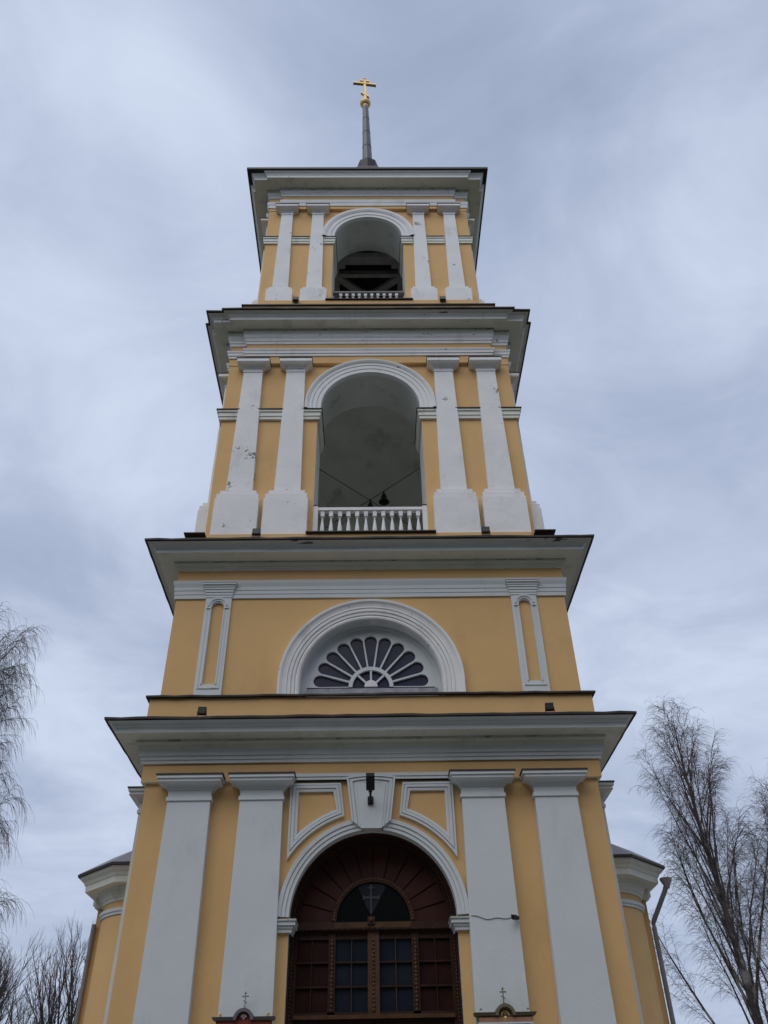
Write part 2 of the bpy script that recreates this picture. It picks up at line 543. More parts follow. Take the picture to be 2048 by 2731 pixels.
b = MB()   # frieze + cornice in one moulded band
sweep(b, sq(H1), [(-0.3, 6.36), (0.065, 6.36), (0.065, 6.645)], [SOF, YEL])
sweep(b, sq(H1), [(0.065, 6.645), (0.10, 6.645), (0.10, 6.695), (0.118, 6.70), (0.122, 6.755), (0.145, 6.76), (0.15, 6.815),
                  (0.156, 6.82), (0.162, 6.86)], WHT)
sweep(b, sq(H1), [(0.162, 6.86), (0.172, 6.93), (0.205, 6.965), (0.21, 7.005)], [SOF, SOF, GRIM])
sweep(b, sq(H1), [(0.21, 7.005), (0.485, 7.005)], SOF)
sweep(b, sq(H1), [(0.485, 7.005), (0.487, 7.085), (0.497, 7.087), (0.515, 7.10), (0.54, 7.135), (0.585, 7.155), (0.6, 7.16)], WHT)
corn1 = b.build('cornice', church)


def tin_cover(parent, outline, d_out, z, d_in, z_in, drop=0.035, m=TIN, th=0.018):
    """sheet-metal weathering, its edge a little wavy from the sheets it is made of"""
    b = MB()
    rr = random.Random(int(z * 100))
    rows = []
    base = outline(d_out)
    seg = []
    for i in range(len(base)):
        a, c = base[i], base[(i + 1) % len(base)]
        seg.append(max(1, int(math.hypot(a[0] - c[0], a[1] - c[1]) / 0.25)))
    wave = [rr.uniform(-0.010, 0.008) for _ in range(sum(seg))]
    for d, zz, k in ((d_out - 0.06, z - drop, 0.0), (d_out, z - drop, 1.0), (d_out, z, 1.0), (d_in, z_in, 0.2)):
        pts = outline(d)
        row = []
        q = 0
        for i in range(len(pts)):
            a, c = pts[i], pts[(i + 1) % len(pts)]
            for t_ in range(seg[i]):
                u = t_ / seg[i]
                row.append((a[0] + (c[0] - a[0]) * u, a[1] + (c[1] - a[1]) * u, zz + wave[q] * k))
                q += 1
        rows.append(row)
    b.grid(rows, m, closed=True)
    return b.build('roof_flashing', parent)




tin_cover(corn1, sq(H1), 0.645, 7.205, 0.126, 7.33)


def pilaster(cx, z0, zb, ht, hb, d, h, z_neck, cap, ped=None, m=WHT):
    """tapered flat pilaster on wall plane y=-h; parts: shaft (this), capital, pedestal"""
    b = MB()
    b.frus(-hb, hb, -d, 0.0, zb, -ht, ht, -d, 0.0, z_neck, m)
    o = b.build('pilaster', church)
    o.location = (cx, -h, 0)
    c = MB()
    k = cap
    z = z_neck
    w = ht
    # neck ring, neck block, cyma, abacus
    za, zn, zc, zf, zt = k['ring'], k['neck'], k['cyma'], k['fascia'], k['top']
    ov, e = k['over'], k['ring_over']
    c.box(-w - e, w + e, -d - e, 0, z, za, m)
    c.box(-w - 0.004, w + 0.004, -d - 0.004, 0, za, zn, m)
    rows = []
    for f_ in range(7):
        u = f_ / 6.0
        q = ov * 0.72 * (1 - math.cos(u * PI / 2)) + 0.025
        zz = zn + (zc - zn) * math.sin(u * PI / 2)
        rows.append([(-w - q, 0, zz), (-w - q, -d - q, zz), (w + q, -d - q, zz), (w + q, 0, zz)])
    c.face(rows[0], m)
    c.grid(rows, m)
    q = ov * 0.78
    c.box(-w - q, w + q, -d - q, 0, zc, zf, m)
    q = ov * 0.92
    c.box(-w - q, w + q, -d - q, 0, zf, zt - 0.02, m)
    q = ov
    c.box(-w - q, w + q, -d - q, 0, zt - 0.02, zt, TIN)
    c.build('capital', o)
    if ped:
        p = MB()
        hw, dd, zp0, zp1 = ped['half'], ped['d'], ped['z0'], ped['z1']
        p.box(-hw, hw, -dd, 0, zp0, zp1, m)
        st = ped['steps']
        zz = zp1
        for ww, d2, z2 in st:
            p.box(-ww, ww, -d2, 0, zz, z2, m)
            zz = z2
        p.build('pedestal', o)
    return o


cap1 = dict(ring=6.085, neck=6.195, cyma=6.285, fascia=6.335, top=6.40, over=0.19, ring_over=0.022)
pil1 = None
for i, cx in enumerate((-2.84, -1.722, 1.722, 2.86)):
    if pil1 is None:
        pil1 = pilaster(cx, 0, 0.0, 0.33, 0.405, 0.15, H1, 6.03, cap1)
        pl = pil1
    else:
        pl = copy_part(pil1); pl.location.x = cx
    for s in SIDES:
        q = copy_part(pl, s)
        q.location = Matrix.Rotation(s, 4, 'Z') @ Vector((cx, -H1, 0))

b = MB()   # thin moulding between the inner capitals
b.box(-1.225, 1.215, -H1 - 0.10, -H1, 6.405, 6.455, WHT)
b.box(-1.225, 1.215, -H1 - 0.085, -H1, 6.36, 6.403, WHT)
b.build('lintel_moulding', church)

# portal arch
b = MB()
prof = [(1.213, 0.0), (1.213, 0.075), (1.255, 0.075), (1.258, 0.068), (1.268, 0.068), (1.271, 0.09), (1.315, 0.09), (1.318, 0.082), (1.328, 0.082),
        (1.33, 0.105), (1.385, 0.11), (1.385, 0.0)]
aK = math.radians(82.5)
arch_sweep(b, prof, 0, PZ, -H1, WHT, a0=0, a1=aK, n=32)
arch_sweep(b, prof, 0, PZ, -H1, WHT, a0=PI - aK, a1=PI, n=32)
arch_v = b.build('portal_archivolt', church)
# keystone with its moulded edge
ks = MB()
kc = -0.02


def kpoly(hb, ht, zb, zt, bow):
    top = [(kc + ht - 2 * ht * i / 8.0, zt + bow * (1 - ((i - 4) / 4.0) ** 2)) for i in range(9)]
    return [(kc - hb, zb), (kc + hb, zb)] + top


ks.prism(kpoly(0.155, 0.232, 5.588, 6.27, 0.02), -H1 - 0.125, -H1 + 0.1, WHT)
for a0_, a1_, dd in ((0.0, 0.30, 0.115), (0.30, 0.38, 0.10), (0.38, 0.72, 0.135), (0.72, 0.79, 0.115), (0.79, 1.0, 0.15)):
    lerp = lambda p, q, u: p + (q - p) * u
    I = lambda u: kpoly(lerp(0.157, 0.30, u), lerp(0.234, 0.385, u), lerp(5.60, 5.70, u), lerp(6.272, 6.375, u), 0.03)
    A, B = I(a0_), I(a1_)
    n = len(A)
    for i in range(1, n):        # open at the foot
        j = (i + 1) % n
        ring = [A[i], A[j], B[j], B[i]]
        ks.prism(ring, -H1 - dd, -H1, WHT)
ks.build('keystone', church)

# panel frames in the spandrels


def spandrel(sign):
    b = MB()
    cz, cx = 4.36, -0.02
    def loop(u):
        xa, xb = -1.289 + 0.132 * u, -0.497 - 0.118 * u
        zt = 6.315 - 0.13 * u
        r = 1.505 + 0.128 * u
        # right corner on the arc
        xr = -0.436 - 0.124 * u
        pts = [(xa, zt), (xb, zt)]
        for k in range(13):
            x = xr + (xa - xr) * k / 12.0
            z = cz + math.sqrt(max(r * r - (x - cx) ** 2, 0))
            pts.append((x, z))
        return pts
    us = [(0.0, 0.0), (0.0, 0.055), (0.22, 0.055), (0.24, 0.038), (0.30, 0.038), (0.32, 0.065), (0.62, 0.065), (0.64, 0.042),
          (0.70, 0.042), (0.72, 0.05), (1.0, 0.045), (1.0, 0.0)]
    rows = [[(-sign * x, -H1 - d, z) for x, z in loop(u)] for u, d in us]
    b.grid(rows, WHT, closed=True)
    return b.build('panel_frame', church)


spandrel(-1); s_ = spandrel(1); s_.location.x = -0.02

# imposts of the portal
for s in (-1, 1):
    b = MB()
    for (xi, z0, z1, dd) in ((1.165, 4.175, 4.225, 0.055), (1.145, 4.225, 4.262, 0.075), (1.115, 4.262, 4.315, 0.105), (1.10, 4.315, 4.34, 0.125)):
        x0, x1 = sorted((s * xi, s * 1.39))
        b.box(x0, x1, -H1 - dd, -H1 + 0.30, z0, z1, WHT if z1 < 4.33 else GRIM)
    b.build('portal_impost', church)

# door screen set in the portal
YD = -H1 + 0.45
door = MB()
# arched frame
arch_sweep(door, [(1.211, -0.10), (1.19, -0.10), (1.185, -0.12), (1.183, -0.30), (1.165, -0.36), (1.165, -0.40), (1.115, -0.40), (1.115, -0.52)], 0, PZ, -H1, WOOD, base=0.0)
for s in (-1, 1):
    for xa, xb, dy in ((0.555, 0.655, 0.0), ):
        x0, x1 = sorted((s * xa, s * xb))
        door.box(x0, x1, YD - 0.04, YD + 0.05, 3.2, 4.28, WOOD)
door.box(-0.087, 0.082, YD - 0.05, YD + 0.05, 3.2, 4.28, WOOD2)
door.box(-1.14, 1.14, YD - 0.02, YD + 0.06, 4.165, 4.275, WOOD)
door.box(-1.14, 1.14, YD - 0.09, YD + 0.06, 4.275, 4.385, WOOD)
door.box(-0.57, 0.55, YD - 0.11, YD - 0.085, 4.30, 4.375, WOOD2)
door.box(-1.13, 1.13, YD - 0.09, YD + 0.05, 3.155, 3.205, WOOD2)
door.box(-1.14, 1.14, YD - 0.04, YD + 0.05, 3.205, 3.24, WOOD)
door.box(-1.115, 1.115, YD + 0.06, YD + 0.09, 0.05, 3.16, REDP)
door_o = door.build('portal_door', church)
# muntins
mu = MB()
for xa, xb, mm in ((-1.14, -0.655, WOOD), (-0.555, -0.087, WOOD2), (0.082, 0.555, WOOD2), (0.655, 1.14, WOOD)):
    xm = (xa + xb) / 2
    mu.box(xm - 0.006, xm + 0.006, YD - 0.018, YD + 0.015, 3.24, 4.165, mm)
    for z in (3.865, 3.555):
        mu.box(xa, xb, YD - 0.024, YD + 0.016, z - 0.010, z + 0.010, WOOD)
mu.build('muntins', door_o)
# glazing
for xa, xb, mm in ((-1.14, -0.655, REDP), (-0.555, -0.087, GLSB), (0.082, 0.555, GLSB), (0.655, 1.14, REDP)):
    q = MB(); q.box(xa, xb, YD + 0.02, YD + 0.035, 3.24, 4.165, mm)
    q.build('window_pane', door_o)
# carved beads on the posts and rings
rnd = random.Random(4)


def bead(b, x, y, z, r, m, n=8):
    b_ = len(b.v)
    rows = []
    for i in range(1, 5):
        t = PI * i / 5
        rows.append([(x + r * math.sin(t) * math.cos(2 * PI * k / n), y + 0.8 * r * math.sin(t) * math.sin(2 * PI * k / n), z + r * math.cos(t)) for k in range(n)])
    b.grid(rows, m, closed=True)


for x, m_ in ((-0.605, WOOD2), (-0.003, WOOD2), (0.605, WOOD2)):
    bd = MB()
    bd.box(x - 0.012, x + 0.012, YD - 0.056, YD - 0.0405, 3.24, 4.16, m_)
    z = 3.26
    while z < 4.15:
        bead(bd, x + rnd.uniform(-.003, .003), YD - 0.05, z, 0.026 * rnd.uniform(.85, 1.1), m_)
        z += 0.052
    bd.build('carved_beading', door_o, smooth=True)
for s in (-1, 1):
    bd = MB()
    z = 3.0
    while z < 4.2:
        bead(bd, s * 1.178, YD - 0.17, z, 0.026, WOOD); z += 0.047
    bd.build('carved_beading', door_o, smooth=True)
bd = MB()
for i in range(41):
    a = PI * (i + 0.5) / 41
    bead(bd, 0.588 * math.cos(a), YD - 0.045, 4.40 + 0.588 * math.sin(a), 0.027 * rnd.uniform(.85, 1.1), WOOD2)
bd.build('carved_beading', door_o, smooth=True)
bd = MB()
for i in range(78):
    a = PI * (i + 0.5) / 78
    bead(bd, 1.176 * math.cos(a), YD - 0.17, PZ + 1.176 * math.sin(a), 0.026, WOOD)
bd.build('carved_beading', door_o, smooth=True)
bd = MB()
for i in range(60):
    x = -1.12 + 2.24 * (i + .5) / 60
    bead(bd, x, YD - 0.095, 4.287, 0.021 * rnd.uniform(.8, 1.1), WOOD)
bd.build('carved_beading', door_o, smooth=True)
# fan of red boards
fan = MB()
nb = 12
for i in range(nb):
    a0, a1 = PI * i / nb + 0.012, PI * (i + 1) / nb - 0.012
    pts = []
    for k in range(5):
        a = a0 + (a1 - a0) * k / 4
        pts.append((1.13 * math.cos(a), PZ + 0.01 + 1.13 * math.sin(a)))
    for k in range(5):
        a = a1 + (a0 - a1) * k / 4
        pts.append((0.58 * math.cos(a), PZ + 0.01 + 0.58 * math.sin(a)))
    fan.prism(pts, YD, YD + 0.03, REDF)
fan.build('fan_boards', door_o)
bk = MB(); bk.prism(arch_pts(1.2, PZ, 32), YD + 0.03, YD + 0.06, WOOD); bk.build('fan_backing', door_o)
rg = MB()
arch_sweep(rg, [(0.548, 0.0), (0.548, 0.05), (0.62, 0.05), (0.62, 0.0)], 0, 4.40, YD, WOOD)
rg.build('inner_arch_frame', door_o)
gl = MB(); gl.prism(arch_pts(0.55, 4.395, 32), YD - 0.012, YD - 0.004, GLS); gl.build('fanlight_pane', door_o)
tr = MB()   # paler wedge of glass with a cross on it
tr.prism([(-0.035, 4.47), (0.20, 4.885), (0.13, 4.925), (-0.03, 4.942), (-0.17, 4.925), (-0.235, 4.885)], YD - 0.020, YD - 0.0125, mat('pale_wedge_glass', (0.024, 0.028, 0.036), 0.2, var=.3, vscale=4, spec=0.35))
tr.build('wedge_pane', door_o)
cr = MB()
CW = mat('cross_wood', (0.06, 0.062, 0.075), 0.5, var=.1)
cr.box(-0.045, -0.02, YD - 0.034, YD - 0.021, 4.50, 4.915, CW)
cr.box(-0.155, 0.095, YD - 0.032, YD - 0.021, 4.715, 4.745, CW)
cr.box(-0.155, -0.135, YD - 0.034, YD - 0.021, 4.70, 4.765, CW)
cr.box(0.075, 0.095, YD - 0.034, YD - 0.021, 4.70, 4.765, CW)
cr.box(-0.085, 0.02, YD - 0.032, YD - 0.021, 4.86, 4.88, CW)
cr.build('pane_cross', door_o)
kn = MB(); kn.box(-0.085, 0.02, YD - 0.14, YD - 0.06, 4.345, 4.45, WOOD)
bead(kn, -0.033, YD - 0.14, 4.40, 0.034, WOOD2, 12)
kn.build('carved_boss', door_o)
# doors below the screen (just under the frame of the photo)
lf = MB()
for xa, xb in ((-1.11, -0.01), (0.01, 1.11)):
    lf.box(xa, xb, YD, YD + 0.055, 0.08, 3.15, WOOD)
    for z0, z1 in ((0.25, 1.1), (1.25, 2.1), (2.25, 3.0)):
        lf.box(xa + 0.15, xb - 0.15, YD - 0.02, YD - 0.002, z0, z1, REDP)
lf.build('door_leaves', door_o)

# ---- stage 2: attic with lunette
b = MB()
sweep(b, sq(H1), [(0.125, 7.25), (0.125, 7.755), (-0.3, 7.755)], YEL)
pl2 = b.build('attic_plinth', church)
tin_cover(pl2, sq(H1), 0.185, 7.79, -0.01, 7.845, 0.03)
LR, LZ, LS = 1.225, 8.08, 7.80
b = MB()
arch_panel(b, H2, H2, 7.6, 10.42, LR, LZ, LS, 0.6, 0, YEL, WHT, n=48)
for k in (1, 3):
    plain_panel(b, H2, H2 - 0.602, 7.6, 10.42, 0.6, k * PI / 2, YEL)
plain_panel(b, H2, H2, 7.6, 10.42, 0.6, PI, YEL)
b.build('attic_stage_wall', church)
b = MB()
prof = [(1.225, -0.16), (1.225, 0.0), (1.245, 0.035), (1.275, 0.045), (1.30, 0.035), (1.308, 0.02), (1.32, 0.05), (1.365, 0.055), (1.37, 0.042),
        (1.38, 0.07), (1.43, 0.075), (1.435, 0.062), (1.445, 0.085), (1.475, 0.085), (1.52, 0.10), (1.56, 0.13), (1.60, 0.135), (1.60, 0.0)]
arch_sweep(b, prof, -0.005, LZ, -H2, OLDW, base=LS)
b.build('lunette_archivolt', church)

# fan window
YW = -H2 + 0.235
win = MB()
WC, ZC = -0.01, 8.10
nl = 11
r_in, r_out, r_lobe = 0.385, 1.12, 1.02


def sector(i):
    a0, a1 = PI * i / nl, PI * (i + 1) / nl
    am = (a0 + a1) / 2
    dirv = Vector((math.cos(am), math.sin(am)))
    nor = Vector((-dirv.y, dirv.x))
    half = (PI / nl) / 2
    bar = 0.014
    hole, bound = [], []
    rend = r_lobe - (r_lobe * math.sin(half) - bar) * 0.9
    rs = [r_in + (rend - r_in) * k / 6 for k in range(7)]
    w = [max(r * math.tan(half) - bar / math.cos(half), 0.004) for r in rs]
    for r, ww in zip(rs, w):
        hole.append(dirv * r - nor * ww)
        bound.append(Vector((math.cos(a0), math.sin(a0))) * (r / math.cos(half)))
    nn = 10
    for k in range(1, nn):
        t = -PI / 2 + PI * k / nn
        hole.append(dirv * (rend + w[-1] * math.cos(t)) + nor * (w[-1] * math.sin(t)))
        aa = a0 + (a1 - a0) * k / nn
        bound.append(Vector((math.cos(aa), math.sin(aa))) * r_out)
    for r, ww in reversed(list(zip(rs, w))):
        hole.append(dirv * r + nor * ww)
        bound.append(Vector((math.cos(a1), math.sin(a1))) * (r / math.cos(half)))
    # fill corners at the rim
    P = lambda v, y: (WC + v.x, y, ZC + v.y)
    for j in range(len(hole) - 1):
        win.face([P(hole[j], YW), P(bound[j], YW), P(bound[j + 1], YW), P(hole[j + 1], YW)], WHT)
        win.face([P(hole[j], YW), P(hole[j + 1], YW), P(hole[j + 1], YW + 0.05), P(hole[j], YW + 0.05)], WHT)
    for a in (a0, a1):
        e0 = Vector((math.cos(a), math.sin(a)))
    q0 = bound[6]; q1 = Vector((math.cos(a0), math.sin(a0))) * r_out
    q2 = bound[7]
    win.face([P(q0, YW), P(q1, YW), P(q2, YW)], WHT)
    q0 = bound[-7]; q1 = Vector((math.cos(a1), math.sin(a1))) * r_out
    q2 = bound[-8]
    win.face([P(q0, YW), P(q2, YW), P(q1, YW)], WHT)


for i in range(nl):
    sector(i)
# rim between lobes and reveal, stilted foot
arch_sweep(win, [(1.12, 0.0), (1.16, 0.0), (1.16, 0.03), (1.30, 0.03)], WC, ZC, YW, WHT, base=7.95)
# inner hub ring
arch_sweep(win, [(0.325, -0.04), (0.325, 0.014), (0.392, 0.014), (0.392, -0.04)], WC, ZC, YW, WHT)
for a in (45, 90, 135):
    a = math.radians(a)
    d = Vector((math.cos(a), math.sin(a))); nn_ = Vector((-d.y, d.x)) * 0.017
    p = [d * 0.1 + nn_, d * 0.1 - nn_, d * 0.33 - nn_, d * 0.33 + nn_]
    win.prism([(WC + v.x, ZC + v.y) for v in p], YW - 0.006, YW + 0.045, WHT)
win.prism([(WC + 0.115 * math.cos(PI * k / 12), ZC + 0.005 + 0.125 * math.sin(PI * k / 12)) for k in range(13)], YW - 0.02, YW + 0.04, OLDW)
win_o = win.build('lunette_window', church)
gl = MB(); gl.prism(arch_pts(1.1, ZC, 32, cx=WC), YW + 0.051, YW + 0.062, GLSL)
gl.build('window_pane', win_o)
sl = MB()
sl.frus(-1.13, 1.15, -H2 + 0.06, YW + 0.04, 7.80, -1.13, 1.15, -H2 + 0.19, YW + 0.04, 8.06, SILL)
sl.build('window_sill', win_o)

# framed pilaster strips with an arched inset


def frame_strip(cx):
    b = MB()
    hw, z0, z1, d = 0.235, 7.80, 9.79, 0.05
    iw, iz0, isp = 0.108, 8.05, 9.58
    n = 16
    arc = [(iw * math.cos(PI * k / n), isp + iw * math.sin(PI * k / n)) for k in range(n + 1)]
    y = -d
    q = lambda pts: b.face([(x, y, z) for x, z in pts], WHT)
    q([(-hw, z0), (hw, z0), (hw, iz0), (-hw, iz0)])
    q([(-hw, iz0), (-iw, iz0), (-iw, isp), (-hw, isp)])
    q([(iw, iz0), (hw, iz0), (hw, isp), (iw, isp)])
    q([(-hw, isp), (-iw, isp), (-iw, z1), (-hw, z1)])
    q([(iw, isp), (hw, isp), (hw, z1), (iw, z1)])
    for k in range(n):
        q([arc[k + 1], arc[k], (arc[k][0], z1), (arc[k + 1][0], z1)])
    lp = [(iw, iz0)] + arc + [(-iw, iz0), (iw, iz0)]
    for i in range(len(lp) - 1):
        a, c = lp[i], lp[i + 1]
        b.face([(a[0], y, a[1]), (a[0], 0, a[1]), (c[0], 0, c[1]), (c[0], y, c[1])], WHT)
    for x in (-hw, hw):
        b.face([(x, y, z0), (x, 0, z0), (x, 0, z1), (x, y, z1)], WHT)
    o = b.build('framed_strip', church)
    o.location = (cx, -H2, 0)
    f = MB()
    # inner bead down both sides and foot, arch hood with ears
    for s in (-1, 1):
        x0, x1 = sorted((s * 0.112, s * 0.135))
        f.box(x0, x1, -0.066, -0.0495, 8.05, 9.555, WHT)
        x0, x1 = sorted((s * 0.175, s * 0.19))
        f.box(x0, x1, -0.060, -0.0495, 7.98, 9.52, WHT)
        x0, x1 = sorted((s * 0.112, s * 0.20))
        f.box(x0, x1, -0.075, -0.0495, 9.555, 9.60, WHT)
    f.box(-0.19, 0.19, -0.060, -0.0495, 7.965, 7.98, GRIM)
    arch_sweep(f, [(0.11, 0.0495), (0.11, 0.068), (0.14, 0.068), (0.145, 0.085), (0.18, 0.09), (0.18, 0.0495)], 0, 9.60, 0, WHT, n=18)
    f.build('strip_moulding', o)
    c = MB()
    for (w, d2, z0_, z1_) in ((0.245, 0.062, 9.79, 9.835), (0.252, 0.072, 9.838, 9.89), (0.262, 0.085, 9.893, 9.945), (0.275, 0.10, 9.948, 9.99),
                              (0.29, 0.115, 9.99, 10.03), (0.305, 0.14, 10.03, 10.07), (0.315, 0.152, 10.07, 10.09)):
        c.box(-w, w, -d2, 0, z0_, z1_, WHT)
    c.build('strip_capital', o)
    return o


fs = frame_strip(-2.79)
fl = [fs, copy_part(fs)]
fl[1].location.x = 2.815
for s in SIDES:
    for f_ in fl:
        q = copy_part(f_, s)
        q.location = Matrix.Rotation(s, 4, 'Z') @ Vector(f_.location)

b = MB()
sweep(b, sq(H2), [(0.0, 9.785), (0.032, 9.785), (0.032, 9.865), (0.042, 9.868), (0.042, 9.945), (0.052, 9.948), (0.052, 10.02), (0.062, 10.05), (0.075, 10.09),
                  (0.08, 10.15), (0.0, 10.16)], WHT)
b.build('architrave_band', church)
b = MB()
sweep(b, sq(H2), [(0.0, 10.162), (0.03, 10.162), (0.03, 10.385)], YEL)
sweep(b, sq(H2), [(0.03, 10.385), (0.058, 10.385), (0.062, 10.425), (0.08, 10.43), (0.084, 10.47), (0.10, 10.48)], SOF)
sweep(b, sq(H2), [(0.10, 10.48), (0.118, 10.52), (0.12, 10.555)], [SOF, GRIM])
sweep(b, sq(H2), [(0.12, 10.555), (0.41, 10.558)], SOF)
sweep(b, sq(H2), [(0.41, 10.558), (0.412, 10.64), (0.425, 10.643), (0.44, 10.66), (0.47, 10.69), (0.53, 10.71), (0.555, 10.712)], [WHT, WHT, WHT, WHT, PEEL, PEEL])
corn2 = b.build('cornice', church)
tin_cover(corn2, sq(H2), 0.60, 10.755, -0.04, 11.0)

# ---- stage 3: bell stage
N3 = notch(H3 + 0.015, 2.93, 0.075)
b = MB()
sweep(b, notch(H3, 3.15, 0.27), [(0.0, 10.85), (0.0, 11.285), (-0.6, 11.285)], YEL)
base3 = b.build('bell_stage_base', church)
for rot in (0, PI / 2, -PI / 2):
    b = MB()
    b.box(-1.27, 1.29, -H3 - 0.33, -H3 - 0.02, 11.287, 11.31, TIN)
    b.build('base_flashing', base3).rotation_euler.z = rot
for s in (-1, 1):
    b = MB()
    x0, x1 = sorted((s * 3.23, s * 3.64))
    b.box(x0, x1, -3.62, -3.16, 11.288, 11.308, TIN)
    b.build('base_flashing', base3)
b = MB()
OW, OZ = 1.165, 15.02
T3t = 1.1
arch_panel(b, H3, H3, 11.2, 17.45, OW, OZ, 11.3, T3t, 0, YEL, REVL, n=44)
arch_panel(b, H3, H3, 11.2, 17.45, OW, OZ, 11.3, T3t, PI, YEL, REVL, n=44)
for r in SIDES:
    arch_panel(b, H3, H3 - T3t - 0.002, 11.2, 17.45, OW, OZ, 11.3, T3t, r, YEL, REVL, n=44)
b.build('bell_stage_wall', church)
b = MB()
sweep(b, N3, [(-0.3, 16.43), (0.0, 16.43), (0.0, 16.66)], [YEL, YEL])
sweep(b, N3, [(0.0, 16.66), (0.025, 16.662), (0.028, 16.73), (0.045, 16.735), (0.05, 16.80), (0.07, 16.84), (0.075, 16.875), (0.0, 16.88)], OLDW)
sweep(b, N3, [(0.0, 16.88), (0.0, 17.085)], YEL)
sweep(b, N3, [(0.0, 17.085), (0.028, 17.09), (0.032, 17.17), (0.05, 17.175), (0.055, 17.25), (0.085, 17.30), (0.09, 17.40)], OLDW)
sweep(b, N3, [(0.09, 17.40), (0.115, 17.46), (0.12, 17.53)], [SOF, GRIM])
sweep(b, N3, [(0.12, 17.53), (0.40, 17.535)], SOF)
sweep(b, N3, [(0.40, 17.535), (0.402, 17.62), (0.415, 17.625), (0.43, 17.645), (0.46, 17.68), (0.52, 17.70), (0.545, 17.702)], [OLDW, OLDW, OLDW, OLDW, PEEL, PEEL])
corn3 = b.build('entablature', church)
tin_cover(corn3, N3, 0.59, 17.754, -0.1, 18.1)

cap3 = dict(ring=16.12, neck=16.20, cyma=16.27, fascia=16.31, top=16.425, over=0.172, ring_over=0.016)
ped3 = dict(half=0.447, d=0.25, z0=11.285, z1=12.21, steps=[(0.425, 0.235, 12.34), (0.37, 0.19, 12.46)])
p3 = None
for cx in (-2.70, -1.71, 1.735, 2.725):
    if p3 is None:
        p3 = pilaster(cx, 0, 12.46, 0.216, 0.274, 0.12, H3, 16.09, cap3, ped3, OLDW); pl = p3
    else:
        pl = copy_part(p3); pl.location.x = cx
    for s in SIDES:
        q = copy_part(pl, s)
        q.location = Matrix.Rotation(s, 4, 'Z') @ Vector((cx, -H3, 0))


# paint flakes off the foot of the leftmost shaft of the bell stage
me = p3.data.copy(); p3.data = me
fb = MB()
fb.frus(-0.274, 0.274, -0.12, 0.0, 12.46, -0.252, 0.252, -0.12, 0.0, 13.8, FLAKE)
fb.frus(-0.252, 0.252, -0.12, 0.0, 13.8, -0.216, 0.216, -0.12, 0.0, 16.09, OLDW)
tmp = fb.build('shaft_tmp'); p3.data = tmp.data
bpy.data.objects.remove(tmp)


def impost(h, t, half, w, z0, z1, d, gaps, wrap):
    """band at the springing, on the wall between the pilasters and round into the opening"""
    out = []
    edges = [half] + sum(([g_[1], g_[0]] for g_ in reversed(gaps)), []) + [w]
    for s in (-1, 1):
        for i in range(0, len(edges), 2):
            x0, x1 = sorted((s * edges[i], s * edges[i + 1]))
            ya = -h
            corner = (i == 0)
            inner = (i + 2 >= len(edges))
            X0, X1 = x0, x1
            b = MB()
            for zz0, zz1, dd, mm in ((z0, z0 + (z1 - z0) * 0.3, d * 0.5, SOF), (z0 + (z1 - z0) * 0.3, z0 + (z1 - z0) * 0.72, d * 0.68, SOF),  # shade of the sloped faces put into the band's greyer white
                                     (z0 + (z1 - z0) * 0.72, z1 - 0.02, d * 0.92, SOF), (z1 - 0.02, z1, d * 1.12, TIN)):
                a0, a1 = X0, X1
                y1_ = ya
                if corner and wrap:
                    if s > 0: a1 = half + dd
                    else: a0 = -half - dd
                if inner:
                    if s > 0: a0 = w - dd * 0.9
                    else: a1 = -w + dd * 0.9
                    y1_ = ya + t
                if corner or not inner:
                    b.box(a0, a1, ya - dd, ya, zz0, zz1, mm)
                else:
                    # on the wall face, then along the reveal
                    b.box(a0, a1, ya - dd, ya, zz0, zz1, mm)
                    if s > 0: b.box(w - dd * 0.9, w, ya, ya + t, zz0, zz1, mm)
                    else: b.box(-w, -w + dd * 0.9, ya, ya + t, zz0, zz1, mm)
            out.append(b.build('impost_band', church))
    return out


ib = impost(H3, T3t, H3, OW, 14.63, 14.91, 0.11, [(1.51, 1.93), (2.50, 2.90)], True)
ib = impost(H3, T3t, H3, OW, 14.63, 14.91, 0.11, [(1.51, 1.93), (2.50, 2.90)], False)
for q in ib:
    q.rotation_euler.z = SIDES[0]
    copy_part(q, PI)
b = MB()
prof = [(1.165, -0.05), (1.115, -0.05), (1.115, 0.07), (1.20, 0.075), (1.203, 0.06), (1.215, 0.06), (1.218, 0.085), (1.30, 0.09), (1.303, 0.075), (1.315, 0.075), (1.32, 0.10),
        (1.38, 0.105), (1.40, 0.125), (1.44, 0.15), (1.475, 0.155), (1.475, 0.0)]
arch_sweep(b, prof, 0.0, OZ, -H3, OLDW, base=14.91)
av = b.build('bell_arch_archivolt', church)
av.location.x = 0.02
for s in SIDES:
    copy_part(av, s)

# vault inside
b = MB()
W_ = H3 - T3t + 0.02
nv = 24
rows = []
Rv = W_ * math.sqrt(2) + 0.02
for i in range(nv + 1):
    row = []
    for j in range(nv + 1):
        x = -W_ + 2 * W_ * i / nv; y = -W_ + 2 * W_ * j / nv
        row.append((x, y, 14.35 + math.sqrt(max(Rv * Rv - x * x - y * y, 0))))
    rows.append(row)
b.grid(rows, VAULT)
b.build('bell_stage_vault', church, smooth=True)
b = MB(); b.box(-2.19, 2.19, -2.19, 2.19, 11.1, 11.28, WOODG); b.build('bell_stage_floor', church)


def baluster_profile(z0, z1, rt, rb):
    Hh = z1 - z0
    p = [(0.72, 0.0), (0.78, 0.03), (0.95, 0.10), (1.0, 0.18), (0.92, 0.30), (0.70, 0.45), (0.45, 0.60), (0.34, 0.68), (0.36, 0.72), (0.55, 0.74), (0.55, 0.77)]
    return [(r * rb, z0 + u * Hh) for r, u in p]


